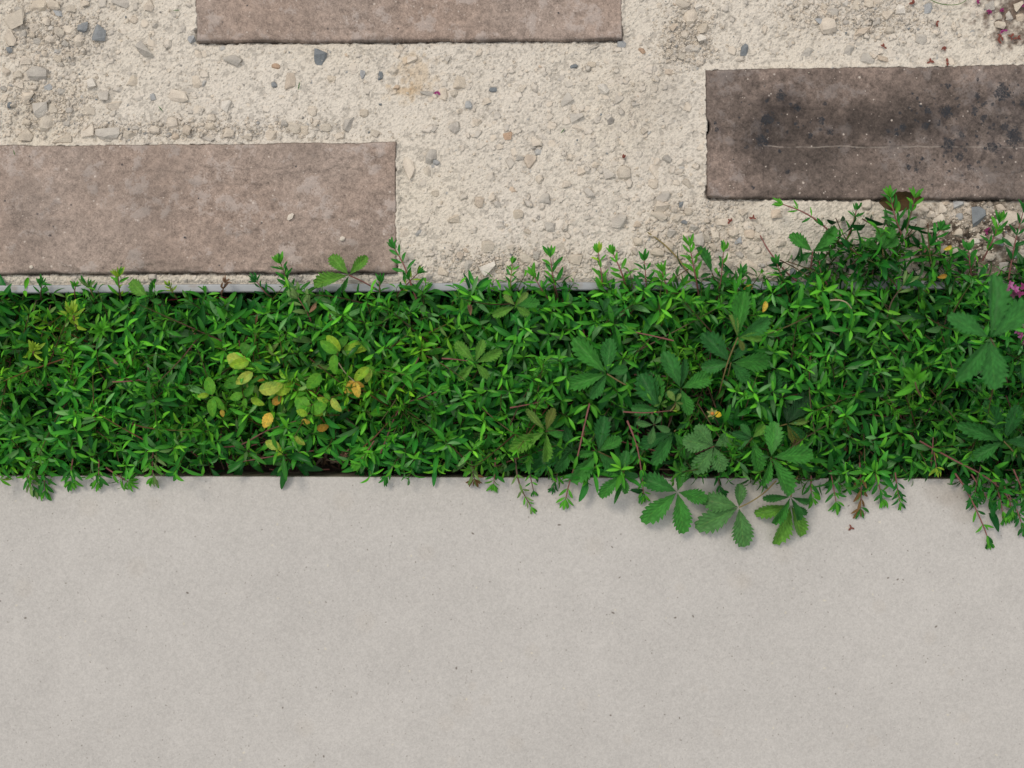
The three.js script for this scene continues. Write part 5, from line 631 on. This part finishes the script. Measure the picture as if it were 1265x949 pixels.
// ---------------------------------------------------------------- flowers and fallen bits
const petalM = (c, t = 0.3) => new THREE.MeshPhysicalMaterial({ color: new THREE.Color().setRGB(c[0], c[1], c[2]), roughness: 0.9, transmission: t, thickness: 0, side: THREE.DoubleSide });
const PM = { yel: petalM([0.85, 0.58, 0.02]), pink: petalM([0.34, 0.045, 0.20]), pale: petalM([0.46, 0.15, 0.34]), mag: petalM([0.26, 0.02, 0.13]), rust: petalM([0.22, 0.06, 0.04]), cal: petalM([0.30, 0.34, 0.10]), orange: petalM([0.75, 0.28, 0.05]), dark: petalM([0.10, 0.02, 0.05]) };
{
  const g = new THREE.Group(), o = P(880, 511, 0.05), r = rngOf(411); g.position.copy(o);
  for (const [a, l] of [[0.35, 8], [0.0, 7]]) part(g, OV[3], PM.yel, 'petal').applyMatrix4(frameM(V(0.003, 0.001, 0), V(Math.cos(a), 0.25, Math.sin(a)), V(0, 1, 0.3), l / 1000, l / 1000, l / 1000 * 1.3));
  for (let k = 0; k < 6; k++) { const a = k / 6 * 6.283 + 0.4; part(g, OV[2], PM.cal, 'sepal').applyMatrix4(frameM(V(0, -0.001, 0), V(Math.cos(a), 0.15, Math.sin(a)), V(0, 1, 0), 0.007, 0.007, 0.007)); }
  const s = new THREE.IcosahedronGeometry(0.0022, 1); part(g, s, PM.orange, 'flower_centre'); const b = new MB(); b.tube(curve([V(0, 0, 0), P(888, 526, 0.03).sub(o), P(892, 545, 0.0).sub(o)], 8), Array(9).fill(0.0007), 5); part(g, b.geo(), SM.brown, 'stem');
  thing(g, 'yellow_flower', 'small yellow flower with only one petal left among toothed leaves', 'flower');
  const cluster = (pts, label) => { const q = new THREE.Group(), c = P(...pts[0]); q.position.copy(c); const sb = new MB(); sb.tube([V(0.002, -0.05, 0.004), V(0, -0.02, 0), V(0, 0, 0)], [0.001, 0.001, 0.001], 5); part(q, sb.geo(), SM.red, 'stem'); for (const [x, y, h, k] of pts) { const e = P(x, y, h).sub(c); for (let n = 0; n < 5; n++) { const a = n / 5 * 6.283 + r(); part(q, OV[3], PM[k || (n % 2 ? 'pink' : 'pale')], 'petal').applyMatrix4(frameM(e, V(Math.cos(a), 0.5, Math.sin(a)), V(0, 1, 0.1), 0.0054)); } } return thing(q, 'pink_flower_cluster', label, 'flower'); };
  cluster([[1248, 352, 0.05], [1254, 357, 0.05], [1243, 357, 0.046], [1260, 363, 0.04, 'mag'], [1252, 364, 0.04, 'dark'], [1264, 354, 0.04, 'mag']], 'pink flower cluster behind the top finger of the big high leaf');
  cluster([[1260, 404, 0.05], [1262, 416, 0.05], [1257, 409, 0.046], [1264, 422, 0.046], [1258, 398, 0.044]], 'pink flower cluster at the frame edge below the big high leaf finger');
  const bits = [[1206, 2, 'mag'], [1224, 13, 'mag'], [1240, 38, 'pink'], [1237, 46, 'rust'], [1262, 8, 'mag'], [1235, 14, 'mag'], [1218, 286, 'mag'], [1220, 284, 'mag']], rust = [[1129, 4], [1157, 28], [1165, 58], [1149, 76], [1092, 58], [1233, 52], [1249, 46], [1257, 47], [930, 270], [902, 274], [1170, 77], [769, 195]];
  const petal = (x, y, k, name, label, group, s = 5) => { const q = new THREE.Group(), p = P(x, y, 0.003); p.y = grH(p.x, p.z) + 0.0025; q.position.copy(p); for (let n = 0; n < 3; n++) { const a = r() * 6.283; part(q, OV[n], PM[k], 'petal').applyMatrix4(frameM(V(0, 0.0006 * n, 0), V(Math.cos(a), 0.12, Math.sin(a)), V(r() - 0.5, 1, r() - 0.5), s / 1000 * (0.8 + 0.4 * r()))); } thing(q, name, label, 'petal', group); };
  const bl = ['magenta petal at the top edge beside the curved grass stalk', 'magenta petal next to an upright pale stone in the dark corner patch', 'magenta petal below the dark corner patch of gravel', 'reddish petal touching the lowest magenta petal of the corner patch', 'magenta petal in the extreme top corner of the photo', 'dark magenta petal between corner pebbles, beside the upright pale stone', 'magenta petal by the large blue grey stone below the spotted slab', 'second magenta petal close against the large blue grey stone'];
  bits.forEach(([x, y, k], i) => petal(x, y, k, 'fallen_petal', bl[i], 'magenta petals on the gravel by the flowering plants'));
  const rl = ['rust red dried flower at the top edge among pale stones', 'rust brown dried flower beside a thin grey blue sliver of stone', 'red star shaped dried flower in smooth sand above the spotted slab', 'brown dried flower resting against the top edge of the spotted slab', 'dark dried flower alone near a buff stone above the spotted slab', 'red dried flower under the corner patch petals', 'dark brown dried flower under the corner patch, first of a touching pair', 'dark brown dried flower nearest the frame edge under the corner patch', 'rust star shaped dried flower below the spotted slab corner', 'small brown dried flower among loose stones below the spotted slab corner', 'small rust dried flower at the slab edge beside the brown one', 'dark red speck of dried flower in the open gravel between slabs'];
  rust.forEach(([x, y], i) => petal(x, y, 'rust', 'dry_flower', rl[i], 'rust brown dried flowers scattered on the gravel', 5));
  petal(540, 113, 'pink', 'fallen_petal', 'single pink petal in open gravel between the brown slabs', null, 5);
  { const q = new THREE.Group(), p = P(1051, 652, TOP_C); q.position.copy(p); for (let n = 0; n < 3; n++) { const a = n * 2 + 0.3; part(q, OV[n], PM.rust, 'petal').applyMatrix4(frameM(V(0, 0.0012, 0), V(Math.cos(a), 0.15, Math.sin(a)), V(0.2, 1, 0), 0.0045)); } thing(q, 'dry_flower', 'tiny reddish dried flower lying alone on the concrete', 'petal'); }
  const line = (pts, rad, m, name, label, cat) => { const o2 = P(...pts[0]), q = new MB(); q.tube(curve(pts.map((p) => P(...p).sub(o2)), 14), Array.from({ length: 15 }, (_, i) => rad * (1 - 0.4 * i / 14)), 6); const me = new THREE.Mesh(q.geo(), m); me.position.copy(o2); thing(me, name, label, cat); };
  line([[856, 346, 0.012], [838, 320, 0.008], [818, 300, 0.006], [800, 287, 0.004]], 0.0012, SM.olive, 'twig', 'thin brown bare twig lying on loose gravel', 'twig');
  line([[990, 352, 0.016], [970, 335, 0.02], [950, 310, 0.016], [939, 291, 0.008]], 0.0013, SM.red, 'bare_stem', 'bare red stem lying across gravel beside the largest pale stone', 'plant stem');
  line([[300, 367.5, -0.012], [272, 368, -0.008], [245, 369, -0.01], [200, 371, -0.02]], 0.0011, stemM([0.22, 0.02, 0.035]), 'bare_stem', 'straight dark red stem running along under the metal edging', 'plant stem');
  line([[1142, -8, 0.006], [1152, 1, 0.006], [1170, 6, 0.006], [1188, 4, 0.006], [1200, -6, 0.006]], 0.0006, SM.green, 'grass_blade', 'curved grass stalk hanging in from the photo top edge', 'grass blade');
  line([[1026, 371, 0.05], [1038, 371, 0.056], [1046, 374, 0.056], [1052, 381, 0.05]], 0.001, SM.tan, 'bare_stem', 'curved tan stalk with drooping pale leaf near the edging', 'plant stem');
  for (const [x, y, a, l, s] of [[196, 131, 0.9, 9, 'short green grass bit on gravel above the plain slab'], [371, 101, 1.75, 11, 'upright green grass bit near the largest blue grey stone in open gravel'], [698, 158, 2.2, 9, 'slanting green grass bit in the middle of open gravel'], [214, 14, -0.1, 9, 'flat grass bit beside the slab at the top'], [20, 186, 1.3, 8, 'yellowish grass bit at the upper rim of the plain slab']]) { const m = new THREE.Mesh(LEAVES[2], LM.green[0]), p = P(x, y, 0); p.y = y > 180 ? TOP_S + 0.003 : grH(p.x, p.z) + 0.002; m.applyMatrix4(frameM(p, V(Math.cos(a), 0.08, Math.sin(a)), V(0.2, 1, 0.1), l / 1000, l / 1000, l / 1000 * 0.5)); thing(m, 'grass_blade', s, 'grass blade'); }
  // stone chips lying on the plain slab
  const ch = new THREE.DodecahedronGeometry(0.5, 0); for (const [x, y, w, h, s] of [[359, 268, 11, 7, 'pale flat stone chip lying on the plain brown slab'], [423, 295, 6, 8, 'whitish chip on the plain slab near its end'], [39, 330, 5, 5, 'small beige chip at the lower rim of the plain slab']]) { const m = new THREE.Mesh(ch, new THREE.MeshStandardMaterial({ color: new THREE.Color().setRGB(0.6, 0.54, 0.46), roughness: 0.9 })), p = P(x, y, TOP_S); m.scale.set(w / 1000, 0.003, h / 1000); m.rotation.y = x; m.position.set(p.x, TOP_S + 0.0015, p.z); thing(m, 'stone_chip', s, 'stone'); }
}
const renderer = new THREE.WebGLRenderer({ antialias: true });
renderer.toneMapping = THREE.LinearToneMapping; renderer.toneMappingExposure = EXPOSURE; renderer.shadowMap.enabled = true; renderer.outputColorSpace = THREE.SRGBColorSpace;
renderer.render(scene, camera);
